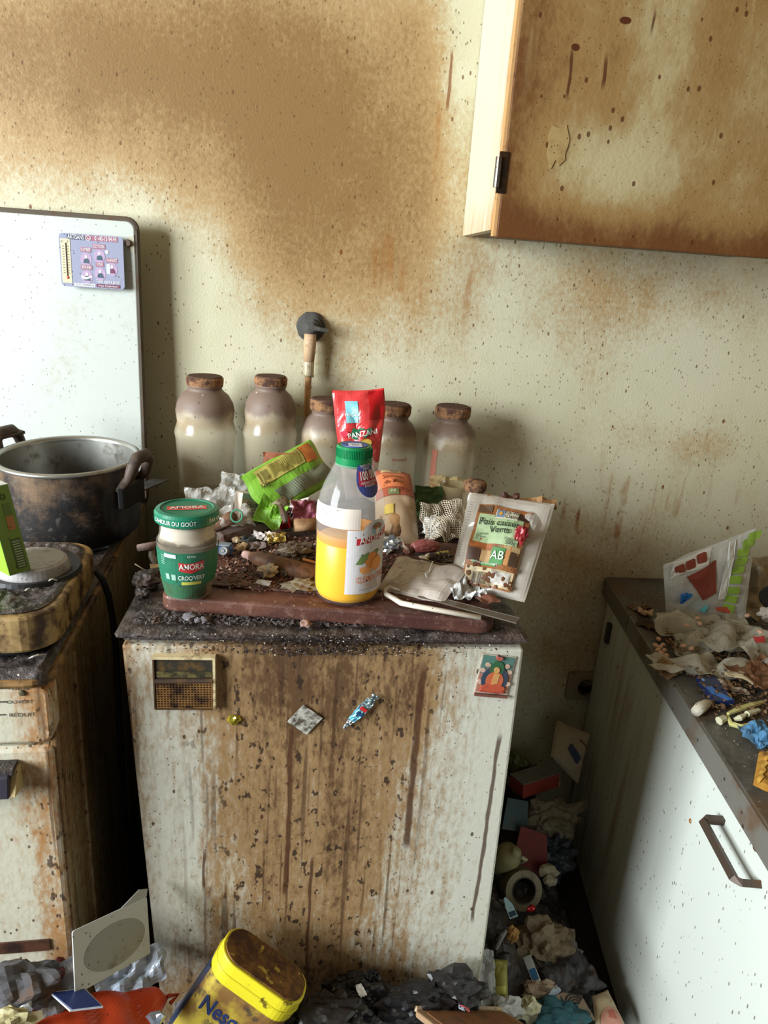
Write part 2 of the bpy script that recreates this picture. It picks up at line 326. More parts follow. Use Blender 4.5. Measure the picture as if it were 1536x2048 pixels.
# ------------------------------------------------------------------ refrigerator
def build_fridge():
    ox, oy = .035, -.34
    f = thing('refrigerator', 'small white undercounter refrigerator streaked with brown grease in the middle', 'refrigerator', (ox, oy, 0))
    def L(x, y, z): return (x-ox, y-oy, z)
    zt = .893
    md = lam_mat('soiled_fridge_door', (208, 204, 188), (152, 114, 66), (78, 50, 28), (0.0106, -0.6570, 0.7355)[0]-ox, .165, .86,
        drips=[((-0.0095, -0.6570, 0.7356)[0]-ox, .006, (-0.0031, -0.6570, 0.4732)[2], (-0.0106, -0.6570, 0.7830)[2]), ((0.1608, -0.6570, 0.7346)[0]-ox, .008, (0.1695, -0.6570, 0.5566)[2], (0.1532, -0.6570, 0.8752)[2]),
               ((0.2759, -0.6570, 0.6833)[0]-ox+.0, .005, (0.2947, -0.6570, 0.4121)[2], (0.2766, -0.6570, 0.7668)[2]), ((-0.1253, -0.6570, 0.5510)[0]-ox, .004, (-0.1263, -0.6570, 0.4871)[2], (-0.1263, -0.6570, 0.5777)[2]),
               ((0.0265, -0.6570, 0.5649)[0]-ox, .004, .3, .56)],
        extra=[((0.0135, -0.6570, 0.8516)[0]-ox, .85, .17, .10, .55, (0, 2)), (-.262, .6, .02, 9., .6, (0, 2)), ((0.0878, -0.6570, 0.6855)[0]-ox, .62, .07, .16, .35, (0, 2)), (0., .26, .5, .08, .5, (0, 2)), ((0.1524, -0.6570, 0.8375)[0]-ox, .83, .025, .06, .5, (0, 2))], specks=.4)
    yf = -.657
    obj('door', MB().hexa([L(-.184, yf, 0.03), L(.307, yf, 0.03), L(.307, yf+.045, 0.03), L(-.184, yf+.045, 0.03), L(-.221, yf, zt), L(.294, yf, zt), L(.294, yf+.045, zt), L(-.221, yf+.045, zt)]), md, f, bevel=.004)
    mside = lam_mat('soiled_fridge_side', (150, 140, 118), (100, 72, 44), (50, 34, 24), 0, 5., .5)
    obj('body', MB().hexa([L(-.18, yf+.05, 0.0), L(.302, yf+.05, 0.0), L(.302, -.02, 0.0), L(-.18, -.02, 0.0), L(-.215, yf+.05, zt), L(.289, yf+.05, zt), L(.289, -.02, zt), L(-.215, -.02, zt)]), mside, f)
    obj('gasket', MB().box(-.221-ox, .29-ox, yf+.012-oy, -.03-oy, zt, .903), M_crust2, f)
    # crusted worktop: a real uneven surface
    nx, ny = 110, 130; x0, x1, y0, y1 = -.2275, .2975, -.661, -.03
    P = []
    for i in range(nx+1):
        r = []
        for j in range(ny+1):
            x = x0+(x1-x0)*i/nx; y = y0+(y1-y0)*j/ny
            n = noise.noise(Vector((x*60, y*60, 1)))*.0016+abs(noise.noise(Vector((x*140, y*140, 5))))*.0022
            edge = min(1, min(x-x0, x1-x, y-y0)/.006)
            r.append(L(x, y+.002*noise.noise(Vector((x*40, 7, 0))), .9125+max(-.001, n)*(1 if edge > .5 else .2)-(1-edge)*.003))
        P.append(r)
    t = MB().quadgrid(P); tb = MB()
    obj('worktop', t, M_crust, f, smooth=True)
    obj('worktop_edge', MB().box(x0-ox, x1-ox, y0-oy+.0005, y1-oy, .903, .9105), M_crust2, f, bevel=.003)
    # pull plate with mesh insert
    c = (-0.1443, -0.6570, 0.8430); px, pz = c[0]-ox, c[2]; yy = yf-oy
    mfr = plain((214, 194, 150), .5, .5, scale=60)
    g = obj('handle_plate', MB().box(px-.036, px+.036, yy-.006, yy, pz-.038, pz+.038), plain((50, 46, 38), .5, .5, (110, 80, 36), scale=50), f, label='dark recessed handle plate with cream frame')
    obj('plate_frame', MB().box(px-.0385, px+.0385, yy-.010, yy, pz+.035, pz+.0385).box(px+.0355, px+.0385, yy-.010, yy, pz-.0385, pz+.035), mfr, g)
    obj('plate_frame', MB().box(px-.0385, px-.0365, yy-.008, yy, pz-.0385, pz+.035).box(px-.0365, px+.0355, yy-.009, yy, pz-.0385, pz-.036), plain((70, 52, 30), .6, .7), g)
    obj('plate_ridge', MB().tube([(px-.036, yy-.008, pz+.003), (px+.035, yy-.008, pz+.004)], .003, 8), plain((58, 44, 36), .6, .6), g)
    obj('plate_band', MB().box(px-.034, px+.034, yy-.0072, yy, pz+.008, pz+.016), plain((104, 92, 52), .6, .9, (46, 40, 26), scale=90), g)
    gr = MB()
    for i in range(19): a = px-.034+.068*i/18; gr.box(a-.0007, a+.0007, yy-.0085, yy-.005, pz-.036, pz+.001)
    for i in range(11): a = pz-.035+.0035*i; gr.box(px-.035, px+.035, yy-.009, yy-.0055, a-.0007, a+.0007)
    obj('mesh_grille', gr, plain((132, 94, 52), .6, .75, (46, 30, 20), scale=40), g)
    return f
build_fridge()
# ------------------------------------------------------------------ wall cabinet
def build_wallcab():
    f = thing('wall_cabinet', 'cream wall cabinet with large brown smoke stained door', 'cabinet', (.29, 0, 1.43))
    t = NT('smoked_door'); X = t.xyz()
    n = t.add(t.mul(t.noise(5, 5, .6, (1, 1, .7)), .9), t.add(t.mul(t.noise(120, 4, .7, (1, 1, .6)), .35), t.mul(t.noise(18, 5, .6, (1, 1, .5)), .5)))
    p = (0.4834, -0.2500, 1.5401); clean = t.mul(t.blob(p[0]-.29, p[2]-1.43, .11, .055), .42)
    p = (0.5327, -0.2500, 1.6707); clean = t.add(clean, t.mul(t.blob(p[0]-.29, p[2]-1.43, .05, .2), .28))
    dirt = t.add(t.add(t.math('SUBTRACT', n, clean), .10), t.add(t.mul(t.ss(X[2], .07, -.01), .45), t.mul(t.ss(X[0], .10, 0.), .3)))
    c = t.mix(t.ss(dirt, .58, 1.05), srgb(188, 172, 130), srgb(154, 120, 72)); c = t.mix(t.ss(dirt, 1.0, 1.45), c, srgb(106, 64, 30))
    st = t.mul(t.ss(t.noise(40, 3, .6, (1, 1, .06)), .58, .68), t.ss(X[2], .12, .4)); c = t.mix(t.mul(st, .55), c, srgb(178, 150, 102))
    for a, b, wd in (((0.3806, -0.2500, 1.7002), (0.3939, -0.2500, 1.6162), .003), ((0.4554, -0.2500, 1.7377), (0.4675, -0.2500, 1.7233), .005), ((0.4986, -0.2500, 1.7599), (0.5075, -0.2500, 1.7152), .0025), ((0.4352, -0.2500, 1.6954), (0.4433, -0.2500, 1.6356), .0035)):
        c = t.mix(t.mul(t.drip(a[0]-.29, wd, b[2]-1.43, a[2]-1.43, .01), .85), c, srgb(78, 34, 14))
    for a, rx in (((0.3840, -0.2500, 1.6940), .008), ((0.4558, -0.2500, 1.7352), .011)):
        c = t.mix(t.ss(t.add(t.blob(a[0]-.29, a[2]-1.43, rx, .006), t.mul(t.noise(90, 3), .35)), .62, .75), c, srgb(84, 40, 18))
    c = t.mix(t.mul(t.specks(60, .2, .3, (1, 1, .7)), .85), c, srgb(84, 42, 16)); c = t.mix(t.mul(t.specks(160, .3, .2), .6), c, srgb(90, 58, 30))
    md = t.fin(c, .5, t.noise(170, 2, .65), .4, .0016, .4)
    d = obj('door', MB().box(.004, .56, -.252, -.234, -.012, .75), md, f, bevel=.0025)
    # flake of peeled paint on the door
    p = (0.3757, -0.2530, 1.5597); fl = []
    for k in range(16): a = 2*math.pi*k/16; fl.append((p[0]-.29+.017*math.cos(a)*(1+.9*noise.noise(Vector((k*.9, 1, 0)))), p[2]-1.43+.030*math.sin(a)*(1+1.1*noise.noise(Vector((k*.7, 2, 0))))))
    obj('paint_flake', MB().prism(fl, -.2535, -.2522, 'y'), plain((172, 144, 94), .6, .7, (140, 104, 58)), d)
    t = NT('cream_side'); X = t.xyz()
    f1 = t.add(t.ss(X[1], -.16, -.24), t.ss(X[2], .07, -.01)); f2 = t.mul(f1, t.ss(t.noise(40, 4, .6, (1, 1, .15)), .3, .8))
    c = t.mix(f2, srgb(222, 216, 190), srgb(196, 146, 92)); c = t.mix(t.mul(t.specks(80, .2, .2), .8), c, srgb(120, 80, 40)); ms = t.fin(c, .45, t.noise(60), .1)
    obj('side_panel', MB().box(-.002, .016, -.232, -.001, 0, .75), ms, f, bevel=.001)
    obj('bottom_panel', MB().box(.016, .56, -.232, -.001, 0, .016), plain((120, 98, 68), .6, .5), f)
    obj('door_edge', MB().box(-.001, .004, -.250, -.234, -.010, .75), plain((206, 158, 104), .6, .4, scale=40), f)
    h = (0.2853, -0.2500, 1.5136); hx, hz = h[0]-.29, h[2]-1.43
    hg = obj('hinge', MB().tube([(hx-.001, -.2545, hz-.022), (hx-.001, -.2545, hz+.022)], .0052, 12), M_steel, f, label='tarnished steel door hinge', smooth=False)
    obj('hinge_leaf', MB().box(hx, hx+.014, -.2545, -.2515, hz-.030, hz+.030), plain((60, 46, 36), .4, .4, metal=.7), hg)
build_wallcab()
# ------------------------------------------------------------------ gas tap and pipe on the wall
def build_tap():
    p = (-0.0000, -0.0200, 1.2405); x, z = p[0], p[2]
    f = thing('gas_tap', 'dusty grey gas tap with cone rosette and pinkish pipe on the wall', 'tap', (x, 0, z))
    md = plain((86, 84, 80), .9, .3, (60, 50, 44), scale=90, spec=.1); mp = plain((204, 168, 132), .55, .4, scale=40)
    R = Matrix.Rotation(math.radians(90), 4, 'X')
    prof = [(0.0, 0), (.028, 0.0), (.029, .004), (.026, .008), (.0265, .011), (.021, .013), (.0215, .018), (.016, .020), (.0165, .026), (.011, .029), (.0105, .036), (.006, .039), (0, .04)]
    me = MB().lathe(prof, 32)
    for i, v in enumerate(me.v): k = 1+.05*noise.noise(Vector(v)*120); me.v[i] = (v[0]*k, v[1]*k, v[2]*k)
    obj('rosette', me, md, f, mw=R, smooth=False)
    obj('lever', MB().tube([(.004, -.036, .001), (.018, -.040, -.001), (.034, -.038, -.003)], [.006, .004, .0038], 10), md, f)
    obj('valve_sleeve', MB().tube([(-.001, -.028, -.012), (-.001, -.028, -.030), (-.002, -.028, -.066)], [.0115, .0125, .0105], 16), mp, f, smooth=True)
    obj('ferrule', MB().tube([(-.002, -.028, -.064), (-.002, -.028, -.068), (-.002, -.028, -.092), (-.002, -.028, -.095)], [.0100, .0108, .0102, .0085], 16), plain((196, 180, 150), .4, .35, scale=60, metal=.3), f)
    obj('pipe', MB().tube([(-.002, -.028, -.09), (-.003, -.028, -.18), (-.003, -.028, -.30)], .0066, 14), plain((198, 150, 100), .5, .5, scale=40), f, smooth=True)
build_tap()
# wall socket low between fridge and base cabinet
def build_socket():
    p = (0.6939, 0.0000, 0.4230)
    f = thing('wall_socket', 'grimy square power socket low on the wall', 'socket', (p[0], 0, p[2]))
    obj('cover_plate', MB().prism(rrect(-.04, .04, -.037, .037, .006), -.012, 0, 'y'), plain((150, 132, 104), .6, .5), f, bevel=.002)
    obj('socket_well', MB().lathe([(.0, .0), (.019, .0), (.021, .003), (.021, .006)], 24), plain((60, 50, 40), .6, .5), f, mw=Matrix.Translation((.006, -.012, 0)) @ Matrix.Rotation(math.radians(90), 4, 'X'))
build_socket()
# ------------------------------------------------------------------ cooker
SR = math.radians(3.2)
def build_cooker():
    f = thing('gas_cooker', 'old white gas cooker with burnt black hob and brown greasy side', 'cooker', (-.29, -.715, 0), SR)
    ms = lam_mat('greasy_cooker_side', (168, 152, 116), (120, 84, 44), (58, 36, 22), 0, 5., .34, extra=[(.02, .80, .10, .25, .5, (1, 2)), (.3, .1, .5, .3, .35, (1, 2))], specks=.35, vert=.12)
    mf = lam_mat('soiled_cooker_front', (208, 202, 180), (170, 116, 56), (96, 56, 26), -.012, .028, .62, extra=[(-.3, .885, .5, .02, .4, (0, 2)), (-.10, .5, .015, .3, .3, (0, 2))], specks=.4, vert=.12)
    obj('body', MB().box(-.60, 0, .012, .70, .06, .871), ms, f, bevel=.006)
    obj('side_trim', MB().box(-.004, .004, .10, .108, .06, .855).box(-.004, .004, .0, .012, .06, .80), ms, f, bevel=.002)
    obj('plinth', MB().box(-.58, -.02, .05, .66, 0, .06), M_black, f)
    obj('control_panel', MB().prism(rrect(-.60, .001, .795, .871, .012), -.004, .03, 'y'), mf, f, bevel=.004)
    mt = plain((62, 56, 48), .6, 0)
    for s, q, h in (('FERMÉ', (-0.0301, -0.0045, 0.8710), .0045), ('OUVERT', (-0.0307, -0.0045, 0.8529), .0045), ('RÉDUIT', (-0.0296, -0.0045, 0.8353), .005)):
        txt(s, h, q[0], q[2], -.0046, mt, f, 1.25)
    for q in ((-0.0514, -0.0045, 0.8716), (-0.0532, -0.0045, 0.8537), (-0.0560, -0.0045, 0.8363)):
        obj('dial_mark', MB().box(q[0]-.008, q[0]+.008, -.0048, -.003, q[2]-.0006, q[2]+.0006), mt, f)
    q = (-0.0275, -0.0045, 0.8649); obj('screw', MB().lathe([(0, .003), (.003, .0025), (.0042, 0)], 12), plain((92, 82, 58), .5, .5), f, mw=Matrix.Translation((q[0], -.004, q[2])) @ Matrix.Rotation(math.radians(90), 4, 'X'))
    d = obj('oven_door', MB().box(-.60, .0, -.006, .03, .445, .790), mf, f, bevel=.006)
    h = obj('door_handle', MB().prism([(-.036, .742), (-.030, .768), (-.018, .772), (-.004, .770), (-.004, .760), (-.022, .744)], -.60, -.043, 'x'), plain((52, 48, 58), .45, .3), d, label='dark bakelite oven handle', bevel=.002)
    obj('handle_crust', MB().box(-.60, -.040, -.026, -.006, .766, .775), M_crust, h)
    obj('handle_bracket', MB().prism([(-.034, .744), (-.020, .768), (-.004, .770), (-.004, .735)], -.043, -.037, 'x'), plain((190, 168, 120), .5, .6), h)
    q = (-0.0568, -0.0060, 0.4815)
    obj('badge', MB().box(q[0]-.034, q[0]+.030, -.0085, -.005, q[2]-.009, q[2]+.009), plain((86, 52, 34), .6, .7, (40, 24, 18)), d, label='rusted maker badge')
    obj('drawer', MB().box(-.59, -.005, .012, .04, .10, .435), plain((116, 104, 92), .8, .6), f, bevel=.004)
    # hob top, crusted
    P = []; nx, ny = 80, 90
    for i in range(nx+1):
        r = []
        for j in range(ny+1):
            x = -.60+.60*i/nx; y = -.004+.70*j/ny; e = min(1, min(-x, y+.004, .696-y)/.012)
            n = noise.noise(Vector((x*70, y*70, 3)))*.002+abs(noise.noise(Vector((x*160, y*160, 8))))*.003
            rim = .012*max(0, 1-abs(e-.55)/.45) if e < 1 else 0
            r.append((x, y, .884+max(-.001, n)*(.2 if e < .8 else 1)+rim-(.010 if e < .05 else 0)))
        P.append(r)
    obj('hob_top', MB().quadgrid(P), crust_mat('cooker_crust', .28), f, smooth=True)
    me = plain((142, 108, 64), .5, .9, (52, 34, 22), scale=30)
    obj('hob_rim', MB().prism(rrect(-.604, .006, -.008, .70, .03), .871, .881), me, f, bevel=.005)
    for bx, by in ((-.17, .50), (-.42, .50)):
        b = obj('burner', MB().lathe([(0, .012), (.030, .012), (.034, .006), (.05, 0)], 28), M_dark, f, loc=(bx, by, .886))
        obj('burner_cap', MB().lathe([(0, .019), (.022, .018), (.026, .012)], 28), M_black, b)
    return f
ck = build_cooker(); bpy.context.view_layer.update()
def build_lid():
    # white enamelled lid standing open against the wall, hinged on the cooker
    t = NT('lid_enamel'); n = t.noise(6, 4, .6); f2 = t.ss(t.add(t.mul(n, .7), t.mul(t.noise(90, 4, .7), .5)), .62, .85)
    c = t.mix(t.mul(f2, .5), srgb(202, 206, 198), srgb(168, 152, 124)); c = t.mix(t.mul(t.specks(180, .3, .3, (1, 1, .55)), .75), c, srgb(96, 76, 54))
    c = t.mix(t.mul(t.specks(60, .12, .25, (1, 1, .5), (.2, 0, .1)), .85), c, srgb(74, 56, 40)); m = t.fin(c, .38, t.noise(120), .15, .001)
    iw = ck.matrix_world.inverted()
    ang = math.radians(-1.5)
    R = Matrix.Translation((-.322, -.052, .90)) @ Matrix.Rotation(ang, 4, 'Z') @ Matrix.Rotation(math.radians(-1.2), 4, 'X')
    H = .508
    l = obj('lid', MB().prism(rrect(-.56, 0, -.02, H, .014), -.014, 0, 'y'), m, ck, label='white speckled enamel lid standing upright', bevel=.002, mw=iw @ R)
    pts = rrect(-.5595, .0015, -.02, H+.002, .016)
    ed = []
    for a, b in pts: ed.append((a, -.007, b))
    obj('lid_edge', MB().tube(ed+[ed[0]], .0065, 8), plain((92, 82, 70), .7, .5), l)
    obj('lid_stop', MB().lathe([(0, .008), (.005, .0075), (.006, .004), (.0065, 0)], 14), plain((100, 78, 66), .6, .4), l, mw=Matrix.Translation((-.011, -.014, H-.037)) @ Matrix.Rotation(math.radians(90), 4, 'X'))
    pr = plain((196, 190, 170), .6, .4)
    obj('stop_patch', MB().prism([(-.001, H-.022), (-.012, H-.027), (-.016, H-.042), (-.006, H-.052), (-.001, H-.054)], -.0148, -.013, 'y'), pr, l)
    return l
lid = build_lid(); bpy.context.view_layer.update()
# ------------------------------------------------------------------ magnet on the lid
def build_magnet():
    m, W, H = frame3((-0.4495, -0.0710, 1.2902), (-0.3396, -0.0700, 1.2904), (-0.4499, -0.0670, 1.3806))
    f = thing('advertising_magnet', 'mauve tradesmen magnet with thermometer stuck on the white lid', 'magnet', mw=m)
    mb = plain((158, 160, 182), .3, .08); ink = plain((238, 232, 232), .4, 0); dk = plain((74, 82, 104), .4, 0); rd = plain((168, 112, 132), .4, 0); pk = plain((186, 160, 190), .4, 0)
    sh = H*.065   # printed image leans: rows drop a little to the right
    obj('magnet_sheet', MB().prism(rrect(0, W, 0, H, .007), -.0012, .0004, 'y'), mb, f)
    def pan(x0, x1, z0, z1, mat, y=-.0016, n='printed_panel', r=.001): return obj(n, MB().prism(rrect(x0*W, x1*W, z0*H, z1*H, r), y, -.001, 'y'), mat, f)
    pan(.125, .40, .89, .985, dk); pan(.41, .92, .89, .985, rd); pan(.55, .93, .02, .085, plain((120, 66, 88), .4, 0)); pan(.205, .53, .02, .075, ink)
    th = pan(.022, .17, .07, .895, plain((222, 208, 172), .5, .15), -.0018, 'thermometer_strip'); th['label'] = 'cream thermometer strip'
    obj('thermometer_tube', MB().tube([(W*.10, -.0024, H*.2), (W*.10, -.0024, H*.82)], .0011, 8), plain((120, 106, 84), .3, 0), th)
    obj('thermometer_bulb', MB().lathe([(0, .0015), (.0022, .001), (.0026, 0)], 12), plain((190, 84, 50), .4, 0), th, mw=Matrix.Translation((W*.108, -.0018, H*.17)) @ Matrix.Rotation(math.radians(90), 4, 'X'))
    tk = MB()
    for i in range(11):
        z = H*(.25+.05*i); tk.box(W*.045, W*.075, -.0021, -.0017, z, z+.0011); tk.box(W*.125, W*.15, -.0021, -.0017, z, z+.0011)
    obj('scale_marks', tk, plain((110, 96, 76), .5, 0), th)
    txt('C', .004, W*.055, H*.84, -.0021, dk, f); txt('F', .004, W*.135, H*.84, -.0021, dk, f)
    txt('ARTISANS', .0078, W*.265, H*.937, -.0020, ink, f, .58, .01); txt('01-40-15-94-94', .0078, W*.73, H*.937, -.0020, ink, f, .56, .01)
    obj('phone_ring', MB().tube([(W*.46+.0042*math.cos(a*math.pi/9), -.0019, H*.937+.0042*math.sin(a*math.pi/9)) for a in range(19)], .0006, 6), ink, f)
    obj('phone_mark', MB().tube([(W*.46-.0018, -.0020, H*.937+.0018), (W*.46-.0010, -.0020, H*.937-.0010), (W*.46+.0020, -.0020, H*.937-.0018)], .0007, 6), ink, f)
    for s, u, v, wd in (('PLOMBIER', .41, .715, .15), ('ÉLECTRICIEN', .62, .79, .18), ('VITRIER', .62, .455, .11), ('SERRURIER', .41, .385, .16), ('CHAUFFAGISTE', .81, .545, .17)):
        pan(u-wd/2-.01, u+wd/2+.01, v-.045, v+.045, rd, -.0017)
        tt = txt(s, .0055, W*u, H*v, -.0021, ink, f, .45*min(1.2, wd/.16*8/len(s)*1.15), .008)
        vz = v-.18 if s != 'CHAUFFAGISTE' else v-.17
        e = [(W*u+W*.088*math.cos(a*math.pi/12), H*vz+H*.125*math.sin(a*math.pi/12)) for a in range(24)]
        obj('printed_disc', MB().prism(e, -.0016, -.001, 'y'), pk, f)
        # tradesman drawn as head and shoulders
        fig = obj('printed_figure', MB().prism([(W*u-W*.05, H*(vz-.07)), (W*u+W*.055, H*(vz-.075)), (W*u+W*.04, H*(vz+.0)), (W*u+W*.01, H*(vz+.02)), (W*u-W*.035, H*(vz+.0))], -.0019, -.0015, 'y'), plain((70, 92, 106) if s != 'CHAUFFAGISTE' else (120, 70, 96), .5, 0), f)
        obj('printed_head', MB().prism([(W*u+W*.022*math.cos(a*math.pi/6), H*(vz+.05)+H*.032*math.sin(a*math.pi/6)) for a in range(12)], -.0020, -.0016, 'y'), plain((232, 216, 214), .5, 0), f)
        if s == 'SERRURIER': obj('printed_arms', MB().prism([(W*u-W*.09, H*(vz-.03)), (W*u-W*.02, H*(vz-.05)), (W*u+W*.09, H*(vz+.0)), (W*u+W*.08, H*(vz+.025)), (W*u-W*.02, H*(vz-.01)), (W*u-W*.085, H*(vz+.03))], -.0021, -.0017, 'y'), ink, f)
        if s == 'CHAUFFAGISTE': obj('printed_boiler', MB().prism(rrect(W*u-W*.085, W*u-W*.03, H*(vz-.09), H*(vz+.1), .001), -.0021, -.0017, 'y'), plain((206, 214, 232), .5, 0), f)
    obj('printed_plug', MB().prism([(W*.71, H*.70), (W*.735, H*.735), (W*.77, H*.72), (W*.76, H*.67), (W*.73, H*.66)], -.0019, -.0015, 'y'), ink, f)
    txt('Travail soigné et garanti', .0055, W*.74, H*.135, -.0021, ink, f, .55, .004); txt("14 ans d'expérience !", .0042, W*.74, H*.052, -.0022, ink, f, .72)
    txt('7J/7 ET LE DIMANCHE', .0033, W*.367, H*.047, -.0022, dk, f, .72)
    return f
build_magnet()
# ------------------------------------------------------------------ hot plate standing on the cooker
def build_hotplate():
    f = thing('hot_plate', 'square electric hot plate with rusty beige rim and burnt black top', 'hot plate', (-.29, -.715, 0), SR)
    br = (0.0096, 0.2726, 0.9450); fr = (-0.0062, 0.0276, 0.9450)
    x1 = (br[0]+fr[0])/2; y1 = br[1]; y0 = fr[1]; x0 = x1-.27; z0 = .897
    mr = plain((170, 140, 92), .55, .85, (70, 46, 28), scale=34)
    obj('casing', MB().prism(rrect(x0, x1, y0, y1, .045, 8), z0, .944), mr, f, bevel=.004)
    obj('foot_band', MB().prism(rrect(x0+.012, x1-.012, y0+.012, y1-.012, .04, 8), z0-.008, z0), M_black, f)
    P = []; n = 90
    for i in range(n+1):
        r = []
        for j in range(n+1):
            u, v = i/n*2-1, j/n*2-1
            a = math.atan2(v, u); k = max(abs(u), abs(v)); rr = (abs(math.cos(a))**6+abs(math.sin(a))**6)**(-1/6)
            x = (x0+x1)/2+math.cos(a)*k*rr*.127; y = (y0+y1)/2+math.sin(a)*k*rr*(y1-y0-.016)/2
            h = .0045*abs(noise.noise(Vector((x*90, y*90, 2))))+.003*noise.noise(Vector((x*200, y*200, 4)))
            rim = .004*max(0, 1-abs(k-.95)/.06)
            r.append((x, y, .9445+max(0, h)*(1 if k < .93 else .15)+rim))
        P.append(r)
    obj('top_plate', MB().quadgrid(P), crust_mat('hotplate_crust', .5), f, smooth=True)
    c = (-0.0581, 0.1639, 0.9620); e = (-0.0342, 0.1888, 0.9620); rad = .043
    pl = obj('cast_iron_disc', MB().lathe([(0, .018), (rad-.004, .018), (rad, .015), (rad+.003, .002), (rad+.012, 0)], 48), plain((172, 166, 164), .6, .35, (96, 84, 76), scale=30), f, loc=(c[0], c[1], .945), smooth=False)
    obj('disc_ring', MB().lathe([(rad+.001, .002), (rad+.016, .006), (rad+.018, 0)], 48), M_black, pl)
    # power cord running down the gap
    q = [(0.0129, 0.2081, 0.9200), (0.0071, 0.2825, 0.8600)]
    return f
build_hotplate()
pts = [(-0.2932, -0.5000, 0.9217), (-0.2850, -0.5000, 0.9094), (-0.2781, -0.5000, 0.8843), (-0.2740, -0.5000, 0.8441), (-0.2723, -0.5000, 0.7943), (-0.2759, -0.4900, 0.7190), (-0.2799, -0.4800, 0.6299), (-0.2853, -0.4600, 0.5268), (-0.2907, -0.4400, 0.4155), (-.27, -.42, .2)]
obj('power_cord', MB().tube(pts, .0048, 8), plain((28, 27, 28), .5, .2), label='black power cord hanging from the hot plate into the gap', cat='cord', smooth=True)
# ------------------------------------------------------------------ cooking pot
def build_pot():
    c = Vector((-.392, -.275, 0)); z0 = .898
    f = thing('cooking_pot', 'burnt aluminium cooking pot with two handles on the cooker', 'pot', (c.x, c.y, z0)); f.rotation_euler = (math.radians(2.5), 0, 0)
    H = .134; R = .109
    t = NT('burnt_aluminium'); X = t.xyz(); n = t.noise(22, 6, .7); n2 = t.noise(70, 4, .7)
    c1 = t.mix(t.ss(t.add(n, t.mul(X[2], -2.2)), .08, .42), srgb(124, 98, 74), srgb(36, 33, 33)); c1 = t.mix(t.mul(t.ss(n2, .55, .7), .5), c1, srgb(120, 112, 104)); c1 = t.mix(t.mul(t.ss(t.noise(14, 3, .5, (1, 1, .3)), .58, .7), .5), c1, srgb(96, 104, 116))
    mo = t.fin(c1, .55, n, .5, .003, .5, Metallic=.25)
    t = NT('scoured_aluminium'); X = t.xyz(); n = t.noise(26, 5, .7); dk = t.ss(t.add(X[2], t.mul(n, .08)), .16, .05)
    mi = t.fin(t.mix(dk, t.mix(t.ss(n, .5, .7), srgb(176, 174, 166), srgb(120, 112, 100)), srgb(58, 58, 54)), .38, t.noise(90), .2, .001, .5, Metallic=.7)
    obj('wall', MB().lathe([(0, 0), (R-.014, 0), (R-.004, .010), (R, .03), (R, H-.004)], 56), mo, f, smooth=True)
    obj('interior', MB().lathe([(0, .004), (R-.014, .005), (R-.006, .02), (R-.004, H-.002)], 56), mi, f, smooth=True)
    obj('rim', MB().lathe([(R-.0055, H-.004), (R-.005, H+.001), (R, H+.003), (R+.004, H+.001), (R+.0045, H-.003), (R, H-.005)], 56), plain((168, 166, 158), .35, .2, metal=.8), f, smooth=True)
    mh = plain((86, 70, 60), .6, .6, (50, 40, 36), scale=50)
    for a in (-20, 152):
        A = math.radians(a); d = Vector((math.cos(A), math.sin(A), 0)); s = Vector((-d.y, d.x, 0))
        b = d*(R)+Vector((0, 0, H-.038)); g = MB()
        pl = [b-s*.026, b-s*.024+d*.018+Vector((0, 0, .022)), b-s*.022+d*.026+Vector((0, 0, .044)), b-s*.012+d*.028+Vector((0, 0, .055)), b+s*.012+d*.028+Vector((0, 0, .055)), b+s*.022+d*.026+Vector((0, 0, .044)), b+s*.024+d*.018+Vector((0, 0, .022)), b+s*.026]
        hd = obj('handle', MB().tube(pl, [.006, .008, .0095, .0105, .0105, .0095, .008, .006], 10), mh, f, label='brown bakelite loop handle', smooth=True)
        br = MB(); e = [b-s*.034+d*.002, b+s*.034+d*.002, b+s*.030+d*.012, b-s*.030+d*.012]
        br.hexa([tuple(q-Vector((0, 0, .03))) for q in e]+[tuple(q+Vector((0, 0, .010))) for q in e]); obj('handle_bracket', br, M_black, hd, bevel=.003)
        if a > 0:
            e = [b+d*.016-s*.03+Vector((0, 0, .046)), b+d*.060-s*.03+Vector((0, 0, .050)), b+d*.060+s*.03+Vector((0, 0, .050)), b+d*.016+s*.03+Vector((0, 0, .046))]
            br = MB().hexa([tuple(q) for q in e]+[tuple(q+Vector((0, 0, .006))) for q in e]); obj('handle_grip', br, mh, hd, bevel=.002)
build_pot()
# dark metal tray behind the pot
m, W, H = frame3((-0.3503, -0.2000, 0.9269), (-0.2912, -0.1300, 0.9405), (-0.3662, -0.1000, 0.9407))
tr = thing('folded_metal_tray', 'scorched dark folded metal tray wedged behind the pot', 'tray', mw=m)
obj('tray_plate', MB().quadgrid([[(W*(-.1+1.1*i/8), .004*noise.noise(Vector((i, j, 1)))-.01*(1 if j == 0 else 0), H*j/6) for j in range(7)] for i in range(9)]), plain((54, 52, 52), .35, .3, metal=.5), tr, solid=.002)
obj('tray_flange', MB().quadgrid([[(W*(-.1+1.1*i/8), -.012*j/2-.01, -.05*j/2) for j in range(3)] for i in range(9)]), M_crust2, tr, solid=.002)
